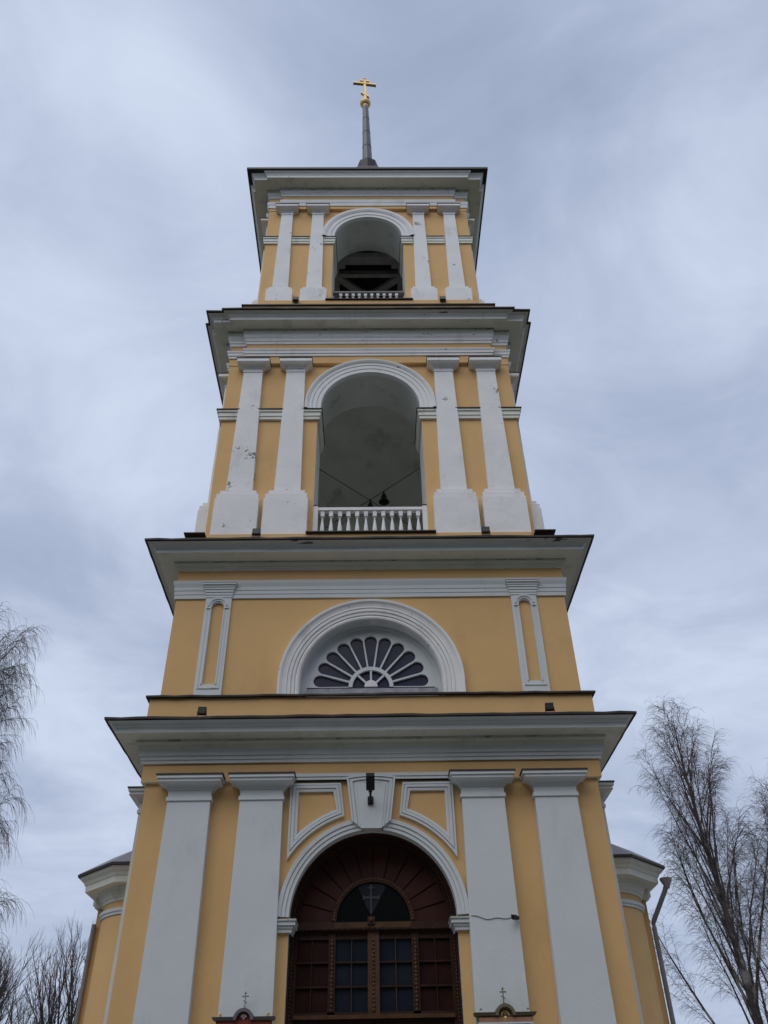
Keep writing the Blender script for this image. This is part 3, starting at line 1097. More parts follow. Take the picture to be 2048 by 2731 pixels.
def balustrade(h, w, n, z0, ztop, rail_h, rb, spacing, yoff, post, rm=None):
    rm = rm or OLDW
    root = MB()
    root.box(-w, w, -h + yoff - 0.06, -h + yoff + 0.06, ztop - rail_h, ztop, rm)
    root.box(-w, w, -h + yoff - 0.05, -h + yoff + 0.05, z0 - 0.03, z0, rm)
    o = root.build('balustrade_rail', church)
    zb1 = ztop - rail_h
    m_ = MB()
    prof = baluster_profile(z0, zb1, rb, rb)
    m_.lathe(prof, OLDW, n=12)
    zt = prof[-1][1]
    m_.box(-rb * 0.85, rb * 0.85, -rb * 0.85, rb * 0.85, zt, zb1, OLDW)
    first = m_.build('baluster', o, smooth=True)
    for k in range(n):
        c = first
        if k:
            c = first.copy(); COL.objects.link(c); c.parent = o
        c.location = (-spacing * (n - 1) / 2 + spacing * k, -h + yoff, 0)
        c.rotation_euler.z = random.Random(k).uniform(-0.15, 0.15)
    if post:
        p_ = MB()
        p_.box(-0.055, 0.055, -0.055, 0.055, z0 - 0.03, ztop + 0.03, OLDW)
        p_.box(-0.065, 0.065, -0.065, 0.065, ztop + 0.03, ztop + 0.05, TIN)
        a = p_.build('balustrade_post', o)
        a.location = (-w + 0.03, -h + yoff - 0.02, 0)
        c = a.copy(); COL.objects.link(c); c.parent = o; c.location.x = w - 0.03
    return o


balustrade(H3, 1.155, 12, 11.50, 12.185, 0.07, 0.047, 0.178, 0.10, True)

# tie rods crossing under the vault
b = MB()
for s in (-1, 1):
    b.tube([(s * 2.25, -2.25, 15.0), (-s * 2.25, 2.25, 15.0 + 0.03 * s)], 0.015, WOODG, n=6)
b.build('tie_rods', church)

# ---- stage 4
N4 = notch(H4 + 0.015, 2.53, 0.075)
b = MB()
sweep(b, notch(H4, 2.75, 0.25), [(0.0, 18.0), (0.0, 19.10), (-0.9, 19.10)], YEL)
base4 = b.build('upper_stage_base', church)
b = MB()
b.box(-1.12, 1.15, -H4 - 0.30, -H4 - 0.02, 19.103, 19.125, TIN)
b.build('base_flashing', base4)
b = MB()   # low stepped curb with tin edges over the cornice below
sweep(b, sq(H4), [(0.30, 18.2), (0.30, 18.80)], YEL)
sweep(b, sq(H4), [(0.30, 18.80), (0.345, 18.80), (0.345, 18.835), (0.2, 18.88)], TIN)
b.build('curb', base4)
b = MB()
QW, QZ, T4t = 0.985, 22.24, 1.1
arch_panel(b, H4, H4, 18.6, 24.5, QW, QZ, 19.15, T4t, 0, YEL, REVL, n=40)
arch_panel(b, H4, H4, 18.6, 24.5, QW, QZ, 19.15, T4t, PI, YEL, REVL, n=40)
for r in SIDES:
    arch_panel(b, H4, H4 - T4t - 0.002, 18.6, 24.5, QW, QZ, 19.15, T4t, r, YEL, REVL, n=40)
b.build('upper_stage_wall', church)
b = MB()
sweep(b, N4, [(-0.3, 23.57), (0.0, 23.57), (0.0, 23.69)], YEL)
sweep(b, N4, [(0.0, 23.69), (0.025, 23.692), (0.03, 23.80), (0.05, 23.85), (0.06, 23.96), (0.0, 23.965)], OLDW)
sweep(b, N4, [(0.0, 23.965), (0.0, 24.19)], YEL)
sweep(b, N4, [(0.0, 24.19), (0.03, 24.195), (0.035, 24.27), (0.07, 24.32), (0.08, 24.42)], OLDW)
sweep(b, N4, [(0.08, 24.42), (0.11, 24.46), (0.115, 24.50)], GRIM)
sweep(b, N4, [(0.115, 24.50), (0.445, 24.505)], SOF)
sweep(b, N4, [(0.445, 24.505), (0.447, 24.60), (0.46, 24.62), (0.49, 24.67), (0.53, 24.69), (0.53, 24.78)], OLDW)
corn4 = b.build('entablature', church)
cap4 = dict(ring=23.30, neck=23.37, cyma=23.43, fascia=23.46, top=23.565, over=0.18, ring_over=0.014)
ped4 = dict(half=0.345, d=0.20, z0=19.10, z1=19.66, steps=[(0.285, 0.15, 19.79)])
p4 = None
for cx in (-2.345, -1.45, 1.46, 2.36):
    if p4 is None:
        p4 = pilaster(cx, 0, 19.79, 0.163, 0.212, 0.10, H4, 23.25, cap4, ped4, OLDW); pl = p4
    else:
        pl = copy_part(p4); pl.location.x = cx
    for s in SIDES:
        q = copy_part(pl, s)
        q.location = Matrix.Rotation(s, 4, 'Z') @ Vector((cx, -H4, 0))
ib = impost(H4, T4t, H4, QW, 21.92, 22.20, 0.085, [(1.26, 1.64), (2.16, 2.53)], True)
ib = impost(H4, T4t, H4, QW, 21.92, 22.20, 0.085, [(1.26, 1.64), (2.16, 2.53)], False)
for q in ib:
    q.rotation_euler.z = SIDES[0]
    copy_part(q, PI)
b = MB()
prof = [(0.985, -0.05), (0.955, -0.05), (0.955, 0.06), (1.04, 0.065), (1.043, 0.052), (1.052, 0.052), (1.055, 0.08), (1.16, 0.085), (1.17, 0.10), (1.23, 0.13), (1.305, 0.135), (1.305, 0.0)]
arch_sweep(b, prof, 0.0, QZ, -H4, OLDW, base=22.2)
av = b.build('upper_arch_archivolt', church)
for s in SIDES:
    copy_part(av, s)
balustrade(H4, 0.95, 10, 19.38, 19.86, 0.06, 0.046, 0.165, 0.10, False, WOODG)
b = MB(); b.box(-1.79, 1.79, -1.79, 1.79, 18.9, 19.1, WOODG); b.build('upper_stage_floor', church)
# timber frame under the spire
b = MB()
zb = 22.92
b.box(-1.78, 1.78, -1.79, -1.51, zb, zb + 0.22, WOODG)      # front wall plate
for s in (-1, 1):
    x0, x1 = sorted((s * 0.90, s * 1.78))
    b.box(x0, x1, -1.508, 1.508, zb + 0.003, zb + 0.2, WOODG)
    b.prism([(0, 0)] * 0 or [(s * 0.70, zb + 0.01), (s * 0.898, zb + 0.01), (s * 0.898, zb + 0.19), (s * 0.70, zb + 0.19)], -1.508, -1.36, WOODG)
b.box(-1.78, 1.78, 1.51, 1.79, zb, zb + 0.22, INN)
b.box(-0.898, 0.898, -1.19, -1.06, zb - 0.02, zb + 0.16, WOODG)
b.box(-0.898, 0.898, 0.86, 0.98, zb - 0.02, zb + 0.16, WOODG)


def beam(b, p0, p1, w, hgt, m):
    p0, p1 = Vector(p0), Vector(p1)
    d = (p1 - p0).normalized(); n_ = Vector((-d.y, d.x, 0)) * w / 2
    up_ = Vector((0, 0, hgt))
    a = [p0 + n_, p0 - n_, p1 - n_, p1 + n_]
    c = [v + up_ for v in a]
    for q in ([a[0], a[3], a[2], a[1]], c, [a[0], a[1], c[1], c[0]], [a[1], a[2], c[2], c[1]], [a[2], a[3], c[3], c[2]], [a[3], a[0], c[0], c[3]]):
        b.face(q, m)


for s in (-1, 1):
    beam(b, (s * 1.15, -1.19, zb - 0.03), (-s * 0.55, 0.14, zb - 0.03 + 0.012 * s), 0.20, 0.14, WOODG)
b.build('timber_frame', church)
b = MB()
b.face([(-1.79, -1.79, 24.45), (1.79, -1.79, 24.45), (1.79, 1.79, 24.45), (-1.79, 1.79, 24.45)], VOID)
b.build('roof_void_sheet', church)  # black sheet standing in for the unlit void above the beams

# roof and spire
b = MB()
RO = sq(0.0)
sweep(b, RO, [(3.42, 24.74), (3.571, 24.74), (3.571, 24.825), (2.2, 26.6), (1.2, 28.5), (0.6, 29.9), (0.34, 30.7)], DARKT)
sweep(b, RO, [(3.0, 24.782), (3.43, 24.782)], DARKT)
roof = b.build('pyramid_roof', church)


def lean(o):
    for v in o.data.vertices:
        if v.co.z > 31:
            v.co.x -= 0.0150 * (v.co.z - 31.0)


b = MB()
b.lathe([(0.33, 30.5), (0.40, 31.16), (0.40, 31.20), (0.33, 31.24), (0.24, 31.33), (0.205, 31.35)], DARKT, n=8)
sp1 = b.build('spire_collar', roof)
b = MB()
pr = []
for k in range(13):
    u = k / 12
    pr.append((0.195 + (0.118 - 0.195) * u, 31.2 + (35.85 - 31.2) * u))
b.lathe(pr, SPIRE, n=8)
spire = b.build('spire', church); lean(spire)
sm = MB()   # standing seams round the spire
for z in (32.6, 33.7, 34.8):
    r = 0.195 + (0.118 - 0.195) * (z - 31.5) / 4.35
    sm.lathe([(r, z - 0.012), (r + 0.008, z - 0.01), (r + 0.008, z + 0.01), (r - 0.001, z + 0.012)], SPIRE, n=8)
q = sm.build('spire_seams', spire); lean(q)
b = MB()
b.lathe([(0.10, 35.80), (0.125, 35.86), (0.10, 35.92), (0.12, 35.98)] + [(0.225 * math.sin(math.radians(a)), 36.19 - 0.225 * math.cos(math.radians(a))) for a in range(30, 170, 10)] +
        [(0.06, 36.43), (0.075, 36.48), (0.05, 36.55)], GOLD, n=24)
ball = b.build('gilded_ball', spire, smooth=True); lean(ball)
b = MB()
T = 0.045
b.box(-0.052, 0.052, -T, T, 36.40, 38.30, GOLD)
b.box(-0.475, 0.475, -T - 0.01, T + 0.01, 37.85, 37.96, GOLD)
b.box(-0.20, 0.20, -T - 0.008, T + 0.008, 38.09, 38.20, GOLD)
b.prism([(-0.17, 37.02), (-0.17, 37.15), (0.17, 36.82), (0.17, 36.69)], -T - 0.006, T + 0.006, GOLD)
for s in (-1, 1):
    b.box(*sorted((s * 0.46, s * 0.485)), -T - 0.02, T + 0.02, 37.82, 37.99, GOLD)
b.box(-0.08, 0.08, -T - 0.015, T + 0.015, 38.29, 38.33, GOLD)
for v_i, v in enumerate(b.v):
    x, y, z = v
    c5, s5 = math.cos(math.radians(6)), math.sin(math.radians(6))
    b.v[v_i] = (x * c5 - y * s5, x * s5 + y * c5, z)
cross = b.build('gilded_cross', spire); lean(cross)

# ---- rounded bays on both sides
for sgn in (-1, 1):
    cx, cy = sgn * 4.21, 0.78
    rw = 0.965
    def circ(r, n=48):
        return [(cx + r * math.cos(2 * PI * k / n), cy + r * math.sin(2 * PI * k / n)) for k in range(n)]
    def octo(R, z):
        return [(cx + R * math.cos(PI / 8 + PI / 4 * k), cy + R * math.sin(PI / 8 + PI / 4 * k), z) for k in range(8)]
    b = MB()
    pr = [(rw, 0.0), (rw, 5.24)]
    b.grid([[(x, y, z) for x, y in circ(r)] for r, z in pr], YEL, closed=True)
    pr = [(rw, 5.24), (rw + 0.025, 5.24), (rw + 0.03, 5.285), (rw + 0.05, 5.29), (rw + 0.055, 5.345), (rw, 5.35)]
    b.grid([[(x, y, z) for x, y in circ(r)] for r, z in pr], WHT, closed=True)
    pr = [(rw, 5.35), (rw, 5.47)]
    b.grid([[(x, y, z) for x, y in circ(r)] for r, z in pr], YEL, closed=True)
    xb0, xb1 = sorted((sgn * 3.3, sgn * 5.30))
    b.box(xb0, xb1, 0.72, 5.5, 0, 5.5, YEL)
    wb = b.build('round_bay_wall', church, smooth=True)
    b = MB()
    pr = [(rw, 5.47), (rw + 0.03, 5.475), (rw + 0.035, 5.52), (rw + 0.06, 5.53), (rw + 0.07, 5.58), (rw + 0.10, 5.61), (rw + 0.11, 5.66), (rw + 0.14, 5.69)]
    b.grid([[(x, y, z) for x, y in circ(r)] for r, z in pr], SOF, closed=True)
    x1_, x2_ = sorted((sgn * 5.0, sgn * 5.36))
    b.box(x1_, x2_, 0.66, 5.5, 5.51, 5.69, SOF)
    # octagonal corona
    rows = [octo(0.9, 5.692), octo(1.36, 5.695), octo(1.37, 5.80), octo(1.39, 5.81), octo(1.42, 5.86), octo(1.48, 5.90), octo(1.50, 5.95)]
    b.grid(rows, [SOF, SOF, SOF, SOF, SOF, SOF], closed=True)
    xa, xc = sorted((sgn * 3.4, sgn * (4.21 + 1.50 * math.cos(PI / 8))))
    b.box(xa, xc, cy + 0.5, 5.5, 5.697, 5.945, SOF)
    wc = b.build('round_bay_cornice', church)
    b = MB()
    rows = [octo(1.44, 5.955), octo(1.548, 5.955), octo(1.548, 6.0), octo(0.95, 6.36), octo(0.05, 6.40)]
    b.grid(rows, [TIN, TIN, ROOFM, ROOFM], closed=True)
    xa, xc = sorted((sgn * 3.4, sgn * (4.21 + 1.548 * math.cos(PI / 8))))
    b.frus(xa, xc, cy + 0.58, 5.7, 5.958, sgn * 3.4 if sgn > 0 else sgn * 4.6, sgn * 4.6 if sgn > 0 else sgn * 3.4, cy + 0.9, 5.5, 6.34, ROOFM)
    b.build('round_bay_roof', church)

# downpipes
b = MB()
b.tube([(-5.308, 0.66, 5.22), (-5.308, 0.66, 0.2)], 0.042, GREYM, n=12)
dp = b.build('downpipe', church, smooth=True)
k_ = MB()
for z in (1.2, 3.0, 4.6):
    k_.lathe([(0.05, z), (0.05, z + 0.03)], GREYM, -5.308, 0.66, 12)
k_.build('pipe_bracket', dp)
b = MB()
b.tube([(5.60, 0.22, 5.66), (5.56, 0.26, 5.56), (5.335, 0.60, 5.10), (5.33, 0.61, 5.0), (5.33, 0.61, 0.2)], 0.045, GREYM, n=12)
dp = b.build('downpipe', church, smooth=True)
b = MB()
b.lathe([(0.045, 5.60), (0.055, 5.64), (0.11, 5.74), (0.115, 5.78), (0.10, 5.78)], GREYM, 5.61, 0.21, 16)
b.build('pipe_funnel', dp, smooth=True)

# ------------------------------------------------------------------ things fixed to the tower


def floodlight(loc, label, w=0.13, hgt=0.12, rot=0.0, tilt=0.5):
    t = thing('floodlight', label, 'floodlight', loc, 'floodlights on the tower')
    b = MB()
    b.box(-w / 2, w / 2, -0.035, 0.035, 0.05, 0.05 + hgt, BLK)
    for k in range(5):
        x = -w / 2 + w * (k + 0.5) / 5
        b.box(x - 0.004, x + 0.004, 0.035, 0.06, 0.06, 0.04 + hgt, BLK)
    h_ = b.build('lamp_housing', t)
    b = MB(); b.box(-w / 2 + 0.012, w / 2 - 0.012, -0.040, -0.0355, 0.062, 0.038 + hgt, LENS); b.build('lamp_glass', t)
    b = MB()
    for s in (-1, 1):
        b.box(*sorted((s * (w / 2 + 0.002), s * (w / 2 + 0.010))), -0.012, 0.012, 0.0, 0.10, BLK)
    b.box(-w / 2 - 0.01, w / 2 + 0.01, -0.015, 0.015, -0.006, 0.0, BLK)
    b.build('lamp_bracket', t)
    t.rotation_euler.z = rot
    return t


floodlight((-2.735, -4.085, 7.245), 'small black floodlight standing on the lowest cornice, left of centre', rot=0.05)
floodlight((2.885, -4.085, 7.245), 'small black floodlight standing on the lowest cornice, right of centre', rot=-0.05)
floodlight((-2.21, -3.70, 11.12), 'small black floodlight on the second cornice between the left pair of pedestals', w=0.15, hgt=0.13)
floodlight((2.245, -3.70, 11.12), 'small black floodlight on the second cornice between the right pair of pedestals', w=0.15, hgt=0.13)
floodlight((-1.875, -3.22, 18.94), 'small black floodlight on the top ledge between the left pair of pedestals', w=0.14, hgt=0.12)
floodlight((1.91, -3.22, 18.94), 'small black floodlight on the top ledge between the right pair of pedestals', w=0.14, hgt=0.12)

# lamp on the keystone
yk = -H1 - 0.125
t = thing('wall_lamp', 'black street lamp head on a short arm fixed to the white keystone', 'lamp', (-0.03, yk, 6.0))
b = MB()
b.box(-0.045, 0.045, -0.03, 0, -0.06, 0.06, BLK); b.box(-0.022, 0.022, -0.07, -0.03, -0.045, 0.045, BLK)
b.build('wall_plate', t)
b = MB(); b.tube([(0, -0.05, -0.03), (0, -0.09, 0.0), (0, -0.18, 0.055), (0, -0.28, 0.115)], 0.019, BLK, n=8); b.build('lamp_arm', t)
b = MB()
c_, s_3 = math.cos(math.radians(24)), math.sin(math.radians(24))


def hd(x, u, v):  # u along head outwards, v up
    return (x, -0.22 - u * c_ + v * s_3 * -1 * 0, 0.085 + u * s_3 + v)


for (w_, u0, u1, v0, v1, m_) in ((0.066, 0.0, 0.30, 0.0, 0.05, BLK), (0.052, 0.03, 0.27, -0.006, -0.001, LENS), (0.03, -0.05, 0.0, 0.005, 0.045, BLK)):
    p = [hd(x, u, v) for v in (v0, v1) for x, u in ((-w_, u0), (w_, u0), (w_, u1), (-w_, u1))]
    for q in ((0, 3, 2, 1), (4, 5, 6, 7), (0, 1, 5, 4), (1, 2, 6, 5), (2, 3, 7, 6), (3, 0, 4, 7)):
        b.face([p[i] for i in q], m_)
b.build('lamp_head', t)

# camera and its cable on the right inner pilaster
t = thing('security_camera', 'small black bullet camera on the edge of a white pilaster right of the portal', 'camera', (2.02, -H1 - 0.15, 4.31))
b = MB(); b.box(-0.028, 0.028, -0.012, 0, -0.03, 0.03, WHT); b.tube([(0, -0.01, 0), (0, -0.06, 0.0)], 0.01, WHT, n=8); b.build('camera_mount', t)
b = MB(); b.tube([(0.035, -0.035, -0.02), (-0.05, -0.13, -0.035)], 0.028, BLK, n=12)
b.tube([(0.01, -0.065, -0.0), (-0.065, -0.145, -0.012)], 0.016, BLK, n=8)
b.build('camera_body', t)
b = MB()
pts = []
for k in range(19):
    u = k / 18
    x = 1.40 + (2.0 - 1.40) * u
    z = 4.335 - 0.035 * math.sin(u * PI * 1.0) + 0.012 * math.sin(u * 13) - 0.02 * u
    pts.append((x, -H1 - 0.155, z))
b.tube(pts, 0.006, CABLE, n=6)
c = b.build('cable'); c['label'] = 'thin grey cable sagging across the white pilaster to the small camera'; c['category'] = 'cable'

# icon cases on the inner pilasters


def icon_case(cx, label, body_m, roof_m, style):
    t = thing('icon_case', label, 'icon case', (cx, -H1 - 0.16, 1.9))
    Z = 1.9
    w = 0.36
    b = MB(); b.box(-w, w, -0.13, 0, 0.0, 3.085 - Z, body_m)
    b.box(-w - 0.01, w + 0.01, -0.14, 0, -0.05, 0.0, body_m)
    b.build('case_body', t)
    zt = 3.085 - Z
    b = MB()
    # cornice roof with a half-round hump
    R0, R1 = 0.095, 0.135
    n = 14
    cz = zt + 0.0
    for s in (-1, 1):
        x0, x1 = sorted((s * R1 * 0.98, s * (w + 0.035)))
        b.frus(x0, x1, -0.16, 0, zt, x0 - (0.02 if s < 0 else 0), x1 + (0.02 if s > 0 else 0), -0.19, 0, zt + 0.035, roof_m)
    arc0 = [(R0 * math.cos(PI * k / n), cz + R0 * math.sin(PI * k / n)) for k in range(n + 1)]
    arc1 = [(R1 * math.cos(PI * k / n), cz + R1 * math.sin(PI * k / n)) for k in range(n + 1)]
    for k in range(n):
        b.prism([arc0[k], arc1[k], arc1[k + 1], arc0[k + 1]], -0.19, 0, roof_m)
    b.build('case_roof', t)
    b = MB(); b.prism(arc0, -0.12, -0.01, body_m if style == 0 else roof_m); b.build('roof_tympanum', t)
    b = MB()
    if style == 0:
        m_ = WHT
        for a in range(-2, 3):
            an = PI / 2 + a * 0.55
            bead(b, 0.028 * math.cos(an), -0.13, cz + 0.035 + 0.022 * math.sin(an), 0.017, m_)
        bead(b, 0, -0.13, cz + 0.02, 0.014, m_)
    else:
        for a in range(-3, 4):
            an = PI / 2 + a * 0.45
            bead(b, 0.05 * math.cos(an), -0.13, cz + 0.0 + 0.05 * math.sin(an), 0.016, GOLD)
        bead(b, 0, -0.135, cz - 0.03, 0.03, GOLD); bead(b, 0.0, -0.14, cz + 0.012, 0.022, OLIVE)
        bead(b, 0, -0.14, cz - 0.055, 0.015, GOLD)
    b.build('gilt_ornament' if style else 'white_ornament', t, smooth=True)
    b = MB()
    CM = GREYM if style == 0 else OLIVE
    zc = cz + R1
    b.box(-0.006, 0.006, -0.105, -0.093, zc - 0.02, zc + 0.20, CM)
    b.box(-0.045, 0.045, -0.104, -0.094, zc + 0.135, zc + 0.151, CM)
    b.box(-0.018, 0.018, -0.104, -0.094, zc + 0.172, zc + 0.184, CM)
    b.prism([(-0.028, zc + 0.09), (-0.028, zc + 0.102), (0.028, zc + 0.07), (0.028, zc + 0.058)], -0.104, -0.094, CM)
    bead(b, 0, -0.1, zc + 0.01, 0.016, CM)
    b.build('case_cross', t)
    for s in (-1, 1):
        f = MB()
        f.box(-0.018, 0.018, -0.018, 0.018, 0, 0.03, GOLD if style == 0 else WHT)
        bead(f, 0, 0, 0.042, 0.018, GOLD if style == 0 else GREYM)
        o = f.build('finial', t); o.location = (s * 0.315, -0.1, zt + 0.035)
    g_ = MB()
    if style == 0:
        g_.box(-0.26, 0.26, -0.138, -0.131, 0.12, zt - 0.12, GLS)
    else:
        g_.box(-w - 0.005, w + 0.005, -0.15, -0.131, zt - 0.095, zt - 0.075, WHT)
        g_.box(-w + 0.01, w - 0.01, -0.145, -0.131, zt - 0.073, zt - 0.02, SALMON)
        g_.box(-w + 0.0, -w + 0.05, -0.145, -0.131, 0.1, zt - 0.096, WHT); g_.box(w - 0.05, w, -0.145, -0.131, 0.1, zt - 0.096, WHT)
        g_.box(-w + 0.051, w - 0.051, -0.137, -0.131, 0.1, zt - 0.1, GLS)
    g_.build('case_front', t)
    return t


icon_case(-1.72, 'red icon case with grey roof and small cross on the pilaster left of the door', BRICKR, ROOFM, 0)
icon_case(1.735, 'olive-roofed icon case with gilt ornament and cross on the pilaster right of the door', OLIVE, OLIVE, 1)

# bells


def bell(loc, r, label, rod):
    t = thing('bell', label, 'bell', loc, 'small bells under the vault')
    b = MB()
    b.lathe([(0.02, 0), (0.25 * r, -0.02 * r), (0.48 * r, -0.2 * r), (0.55 * r, -0.6 * r), (0.62 * r, -1.0 * r), (0.78 * r, -1.35 * r), (1.0 * r, -1.62 * r), (1.0 * r, -1.7 * r), (0.9 * r, -1.68 * r), (0.5 * r, -0.9 * r), (0.02, -0.3 * r)], BRONZE, n=24)
    b.build('bell_body', t, smooth=True)
    b = MB(); b.tube([(0, 0, rod), (0, 0, -0.01)], 0.02, BRONZE, n=8); b.tube([(-0.04, 0, 0.03), (0.04, 0, 0.03)], 0.025, BRONZE, n=8); b.build('bell_yoke', t)
    b = MB(); b.tube([(0, 0, -0.3 * r), (0, 0, -2.6 * r)], 0.010, BRONZE, n=6)
    bead(b, 0, 0, -1.7 * r, 0.03, BRONZE); b.build('clapper', t)
    return t


bell((0.345, -0.345, 14.88), 0.135, 'small dark bell hanging from the rod just right of the crossing', 0.13)
bell((0.0, 0.0, 14.86), 0.125, 'small dark bell at the crossing of the rods, half behind the balustrade', 0.15)

# ------------------------------------------------------------------ trees


def rot_about(v, axis, ang):
    return Matrix.Rotation(ang, 3, axis) @ v


class Tree:
    def __init__(self, seed):
        self.r = random.Random(seed)
        self.tr, self.br = MB(), MB()

    def path(self, p, d, length, n, wob, bend):
        r = self.r
        pts = [p.copy()]
        d = d.normalized()
        for i in range(n):
            d = (d + Vector((r.gauss(0, wob), r.gauss(0, wob), r.gauss(0, wob))) + bend).normalized()
            p = p + d * (length / n)
            pts.append(p.copy())
        return pts


def at(pts, u):
    k = u * (len(pts) - 1)
    i = min(int(k), len(pts) - 2)
    return pts[i].lerp(pts[i + 1], k - i), (pts[i + 1] - pts[i]).normalized()


def birch(name, label, base, height, seed, trunk_r, n1, ang, reach, n2, n3, hang, twig_r, first, group, top_bias=0.8, az_lim=None, l2f=0.30, lexp=0.48, inner=0.22):
    """bare silver birch: steep limbs, thin side branches, long hanging twigs"""
    T = Tree(seed); r = T.r
    t = thing(name, label, 'tree', base, group)
    trunk = T.path(Vector((0, 0, -0.1)), Vector((r.uniform(-.02, .02), 0, 1)), height, 16, 0.03, Vector((0, 0, 0.03)))
    rad = lambda u: trunk_r * (1 - u) ** 0.9 + 0.010
    T.tr.tube(trunk, [rad(i / 16) for i in range(17)], BARK, n=9)
    for k in range(n1):
        u = first + (0.985 - first) * ((k + r.random()) / n1) ** top_bias
        p, d = at(trunk, u)
        if az_lim:
            az = r.uniform(*az_lim)
        else:
            az = k * 2.39996 + r.uniform(-.5, .5)
        side = Vector((math.cos(az), math.sin(az), 0))
        ln = reach * height * (1.04 - u) ** lexp * r.uniform(0.72, 1.1)
        a_ = math.radians(ang * r.uniform(0.75, 1.25))
        dd = (d * math.cos(a_) + side * math.sin(a_)).normalized()
        b1 = T.path(p, dd, ln, 10, 0.045, Vector((0, 0, 0.035)))
        r1 = max(min(0.008 + 0.0085 * ln, rad(u) * 0.6), 0.006)
        T.tr.tube(b1, [r1 * (1 - 0.88 * i / 10) for i in range(11)], BARK if r1 > 0.03 else TWIG, n=5, cap=False)
        m2 = max(3, int(n2 * ln / (reach * height)))
        for j in range(m2):
            u2 = inner + (1 - inner) * ((j + r.random()) / m2) ** 0.8
            p2, d2 = at(b1, min(u2, 0.995))
            rv = Vector((r.gauss(0, 1), r.gauss(0, 1), r.gauss(0.0, 0.5))).normalized()
            dd2 = (d2 * 1.0 + rv * 0.55 + Vector((0, 0, 0.15))).normalized()
            l2 = (0.45 + l2f * ln * (1.1 - u2)) * r.uniform(0.6, 1.3)
            b2 = T.path(p2, dd2, l2, 6, 0.07, Vector((0, 0, -0.06 * hang)))
            T.br.tube(b2, [twig_r * 2.0 * (1 - 0.65 * i / 6) for i in range(7)], TWIG, n=3, cap=False)
            m3 = max(2, int(n3 * l2))
            for q in range(m3):
                u3 = 0.12 + 0.88 * (q + r.random()) / m3
                p3, d3 = at(b2, min(u3, 0.995))
                rv = Vector((r.gauss(0, 1), r.gauss(0, 1), r.gauss(0, 0.5))).normalized()
                dd3 = (d3 * 0.9 + rv * 0.55).normalized()
                b3 = T.path(p3, dd3, r.uniform(0.3, 0.75) * (0.7 + 0.3 * hang), 4, 0.06, Vector((0, 0, -0.42 * hang)))
                T.br.tube(b3, [twig_r * (1 - 0.6 * i / 4) for i in range(5)], TWIG, n=3, cap=False)
                if r.random() < 0.6:
                    p4, d4 = at(b3, r.uniform(0.2, 0.7))
                    b4 = T.path(p4, (d4 + Vector((r.gauss(0, .4), r.gauss(0, .4), -0.2))).normalized(), r.uniform(0.2, 0.45), 3, 0.06, Vector((0, 0, -0.3 * hang)))
                    T.br.tube(b4, [twig_r * 0.8 * (1 - 0.6 * i / 3) for i in range(4)], TWIG, n=3, cap=False)
    T.tr.build('trunk', t, smooth=True, fix=False)
    T.br.build('crown', t, fix=False)
    return t


def forked_tree(name, label, base, seed, stems, levels, l0, r0, fork, shrink, group=None):
    """bare broadleaf tree: several stems that keep forking upward into fine twigs"""
    T = Tree(seed); r = T.r
    t = thing(name, label, 'tree', base, group)

    def grow(p, d, ln, rr, lev):
        pts = T.path(p, d, ln, 5, 0.05, Vector((0, 0, 0.05)))
        mb_ = T.tr if lev < 3 else T.br
        r2 = rr * (0.72 if lev < levels else 0.4)
        mb_.tube(pts, [rr + (r2 - rr) * i / 5 for i in range(6)], BARK2 if lev < 3 else TWIG2, n=(7, 6, 5, 4, 3, 3, 3, 3)[min(lev, 7)], cap=False)
        if lev >= levels:
            return
        nk = 2 if r.random() < 0.62 else 3
        a0 = r.uniform(0, 2 * PI)
        de = (pts[-1] - pts[-2]).normalized()
        for k in range(nk):
            az = a0 + 2 * PI * k / nk + r.uniform(-.5, .5)
            perp = de.cross(Vector((math.cos(az), math.sin(az), 0.1))).normalized()
            a_ = math.radians(fork * r.uniform(0.5, 1.4))
            grow(pts[-1], (de * math.cos(a_) + perp * math.sin(a_)).normalized(), ln * shrink * r.uniform(0.75, 1.15), r2 * (0.92 if k == 0 else 0.75), lev + 1)
        # side shoots
        for k in range(1 if lev < 1 else 3 if lev > 3 else 2):
            p2, d2 = at(pts, r.uniform(0.25, 0.9))
            az = r.uniform(0, 2 * PI)
            perp = d2.cross(Vector((math.cos(az), math.sin(az), 0.1))).normalized()
            a_ = math.radians(r.uniform(25, 45))
            grow(p2, (d2 * math.cos(a_) + perp * math.sin(a_)).normalized(), ln * shrink * r.uniform(0.55, 0.9), r2 * 0.5, min(lev + 2, levels))
    for k in range(stems):
        az = 2 * PI * k / stems + r.uniform(-.4, .4)
        tilt = r.uniform(0.05, 0.24) if stems > 1 else 0.02
        grow(Vector((0.12 * math.cos(az), 0.12 * math.sin(az), -0.1)), Vector((math.cos(az) * tilt, math.sin(az) * tilt, 1)).normalized(), l0 * r.uniform(0.85, 1.1), r0, 0)
    T.tr.build('trunk', t, smooth=True, fix=False)
    T.br.build('crown', t, fix=False)
    return t


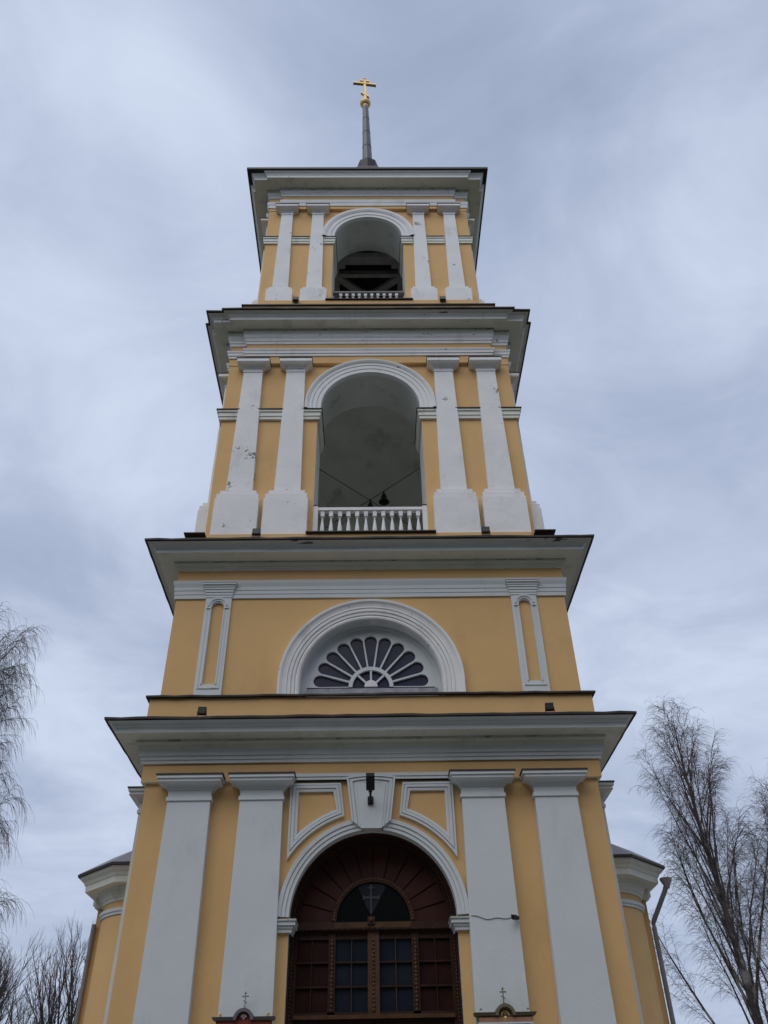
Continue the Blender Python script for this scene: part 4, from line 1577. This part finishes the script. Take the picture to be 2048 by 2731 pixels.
G_ = 'birches beside the church'
birch('birch_tree', 'tall leafless birch with drooping twigs, right of the church', (12.25, 13.4, 0), 14.7, 11, 0.19, 52, 20, 0.53, 24, 15, 0.85, 0.0044, 0.10, G_, lexp=0.75, inner=0.36)
birch('birch_tree', 'shorter leafless birch cut by the right edge, behind the tall one', (13.95, 15.0, 0), 13.2, 23, 0.15, 46, 20, 0.53, 24, 15, 0.85, 0.0044, 0.12, G_, lexp=0.75, inner=0.36)
birch('birch_tree', 'leafless weeping birch reaching in from the left edge', (-10.75, 3.4, 0), 13.5, 37, 0.19, 76, 44, 0.31, 21, 19, 1.5, 0.0038, 0.2, G_)
forked_tree('bare_tree', 'leafless dark tree with spreading limbs, far off at the lower left corner', (-19.9, 33.4, 0), 43, 5, 6, 4.1, 0.16, 16, 0.68, group='bare trees far beyond the church')
forked_tree('bare_tree', 'leafless dark tree with several upright stems, beside the left downpipe', (-16.0, 33.4, 0), 61, 5, 6, 3.85, 0.14, 14, 0.67, group='bare trees far beyond the church')

# ------------------------------------------------------------------ unseen spruces added behind the viewer to shade the lower walls
b = MB()
rr = random.Random(9)
for k in range(46):
    x = -52 + 104 * (k + rr.uniform(-.3, .3)) / 45
    y = -16.6 - 15 - rr.uniform(0, 8) + 0.004 * x * x
    H = rr.uniform(21, 28)
    b.tube([(x, y, 0), (x, y, H * 0.9)], [0.2, 0.04], BARK2, n=6)
    tiers = 13
    for i in range(tiers):
        z = H * (0.08 + 0.90 * i / tiers)
        R = (H * 0.20) * (1 - i / (tiers + 1.0)) * rr.uniform(0.85, 1.15)
        n = 14
        ring = []
        for q in range(n * 2):
            a = PI * q / n + rr.uniform(-.08, .08)
            q_r = R * (rr.uniform(0.85, 1.1) if q % 2 == 0 else rr.uniform(0.45, 0.65))
            ring.append((x + q_r * math.cos(a), y + q_r * math.sin(a), z - R * 0.30 * (1 if q % 2 == 0 else 0.4)))
        for q in range(n * 2):
            b.face([ring[q], ring[(q + 1) % (n * 2)], (x, y, z + H / tiers * 1.25)], None or NEEDLE)
o = b.build('added_shade_spruces', fix=False)
o['kind'] = 'stuff'; o['label'] = 'dark spruces added out of view behind the viewer to shade the lower walls'; o['category'] = 'wood'
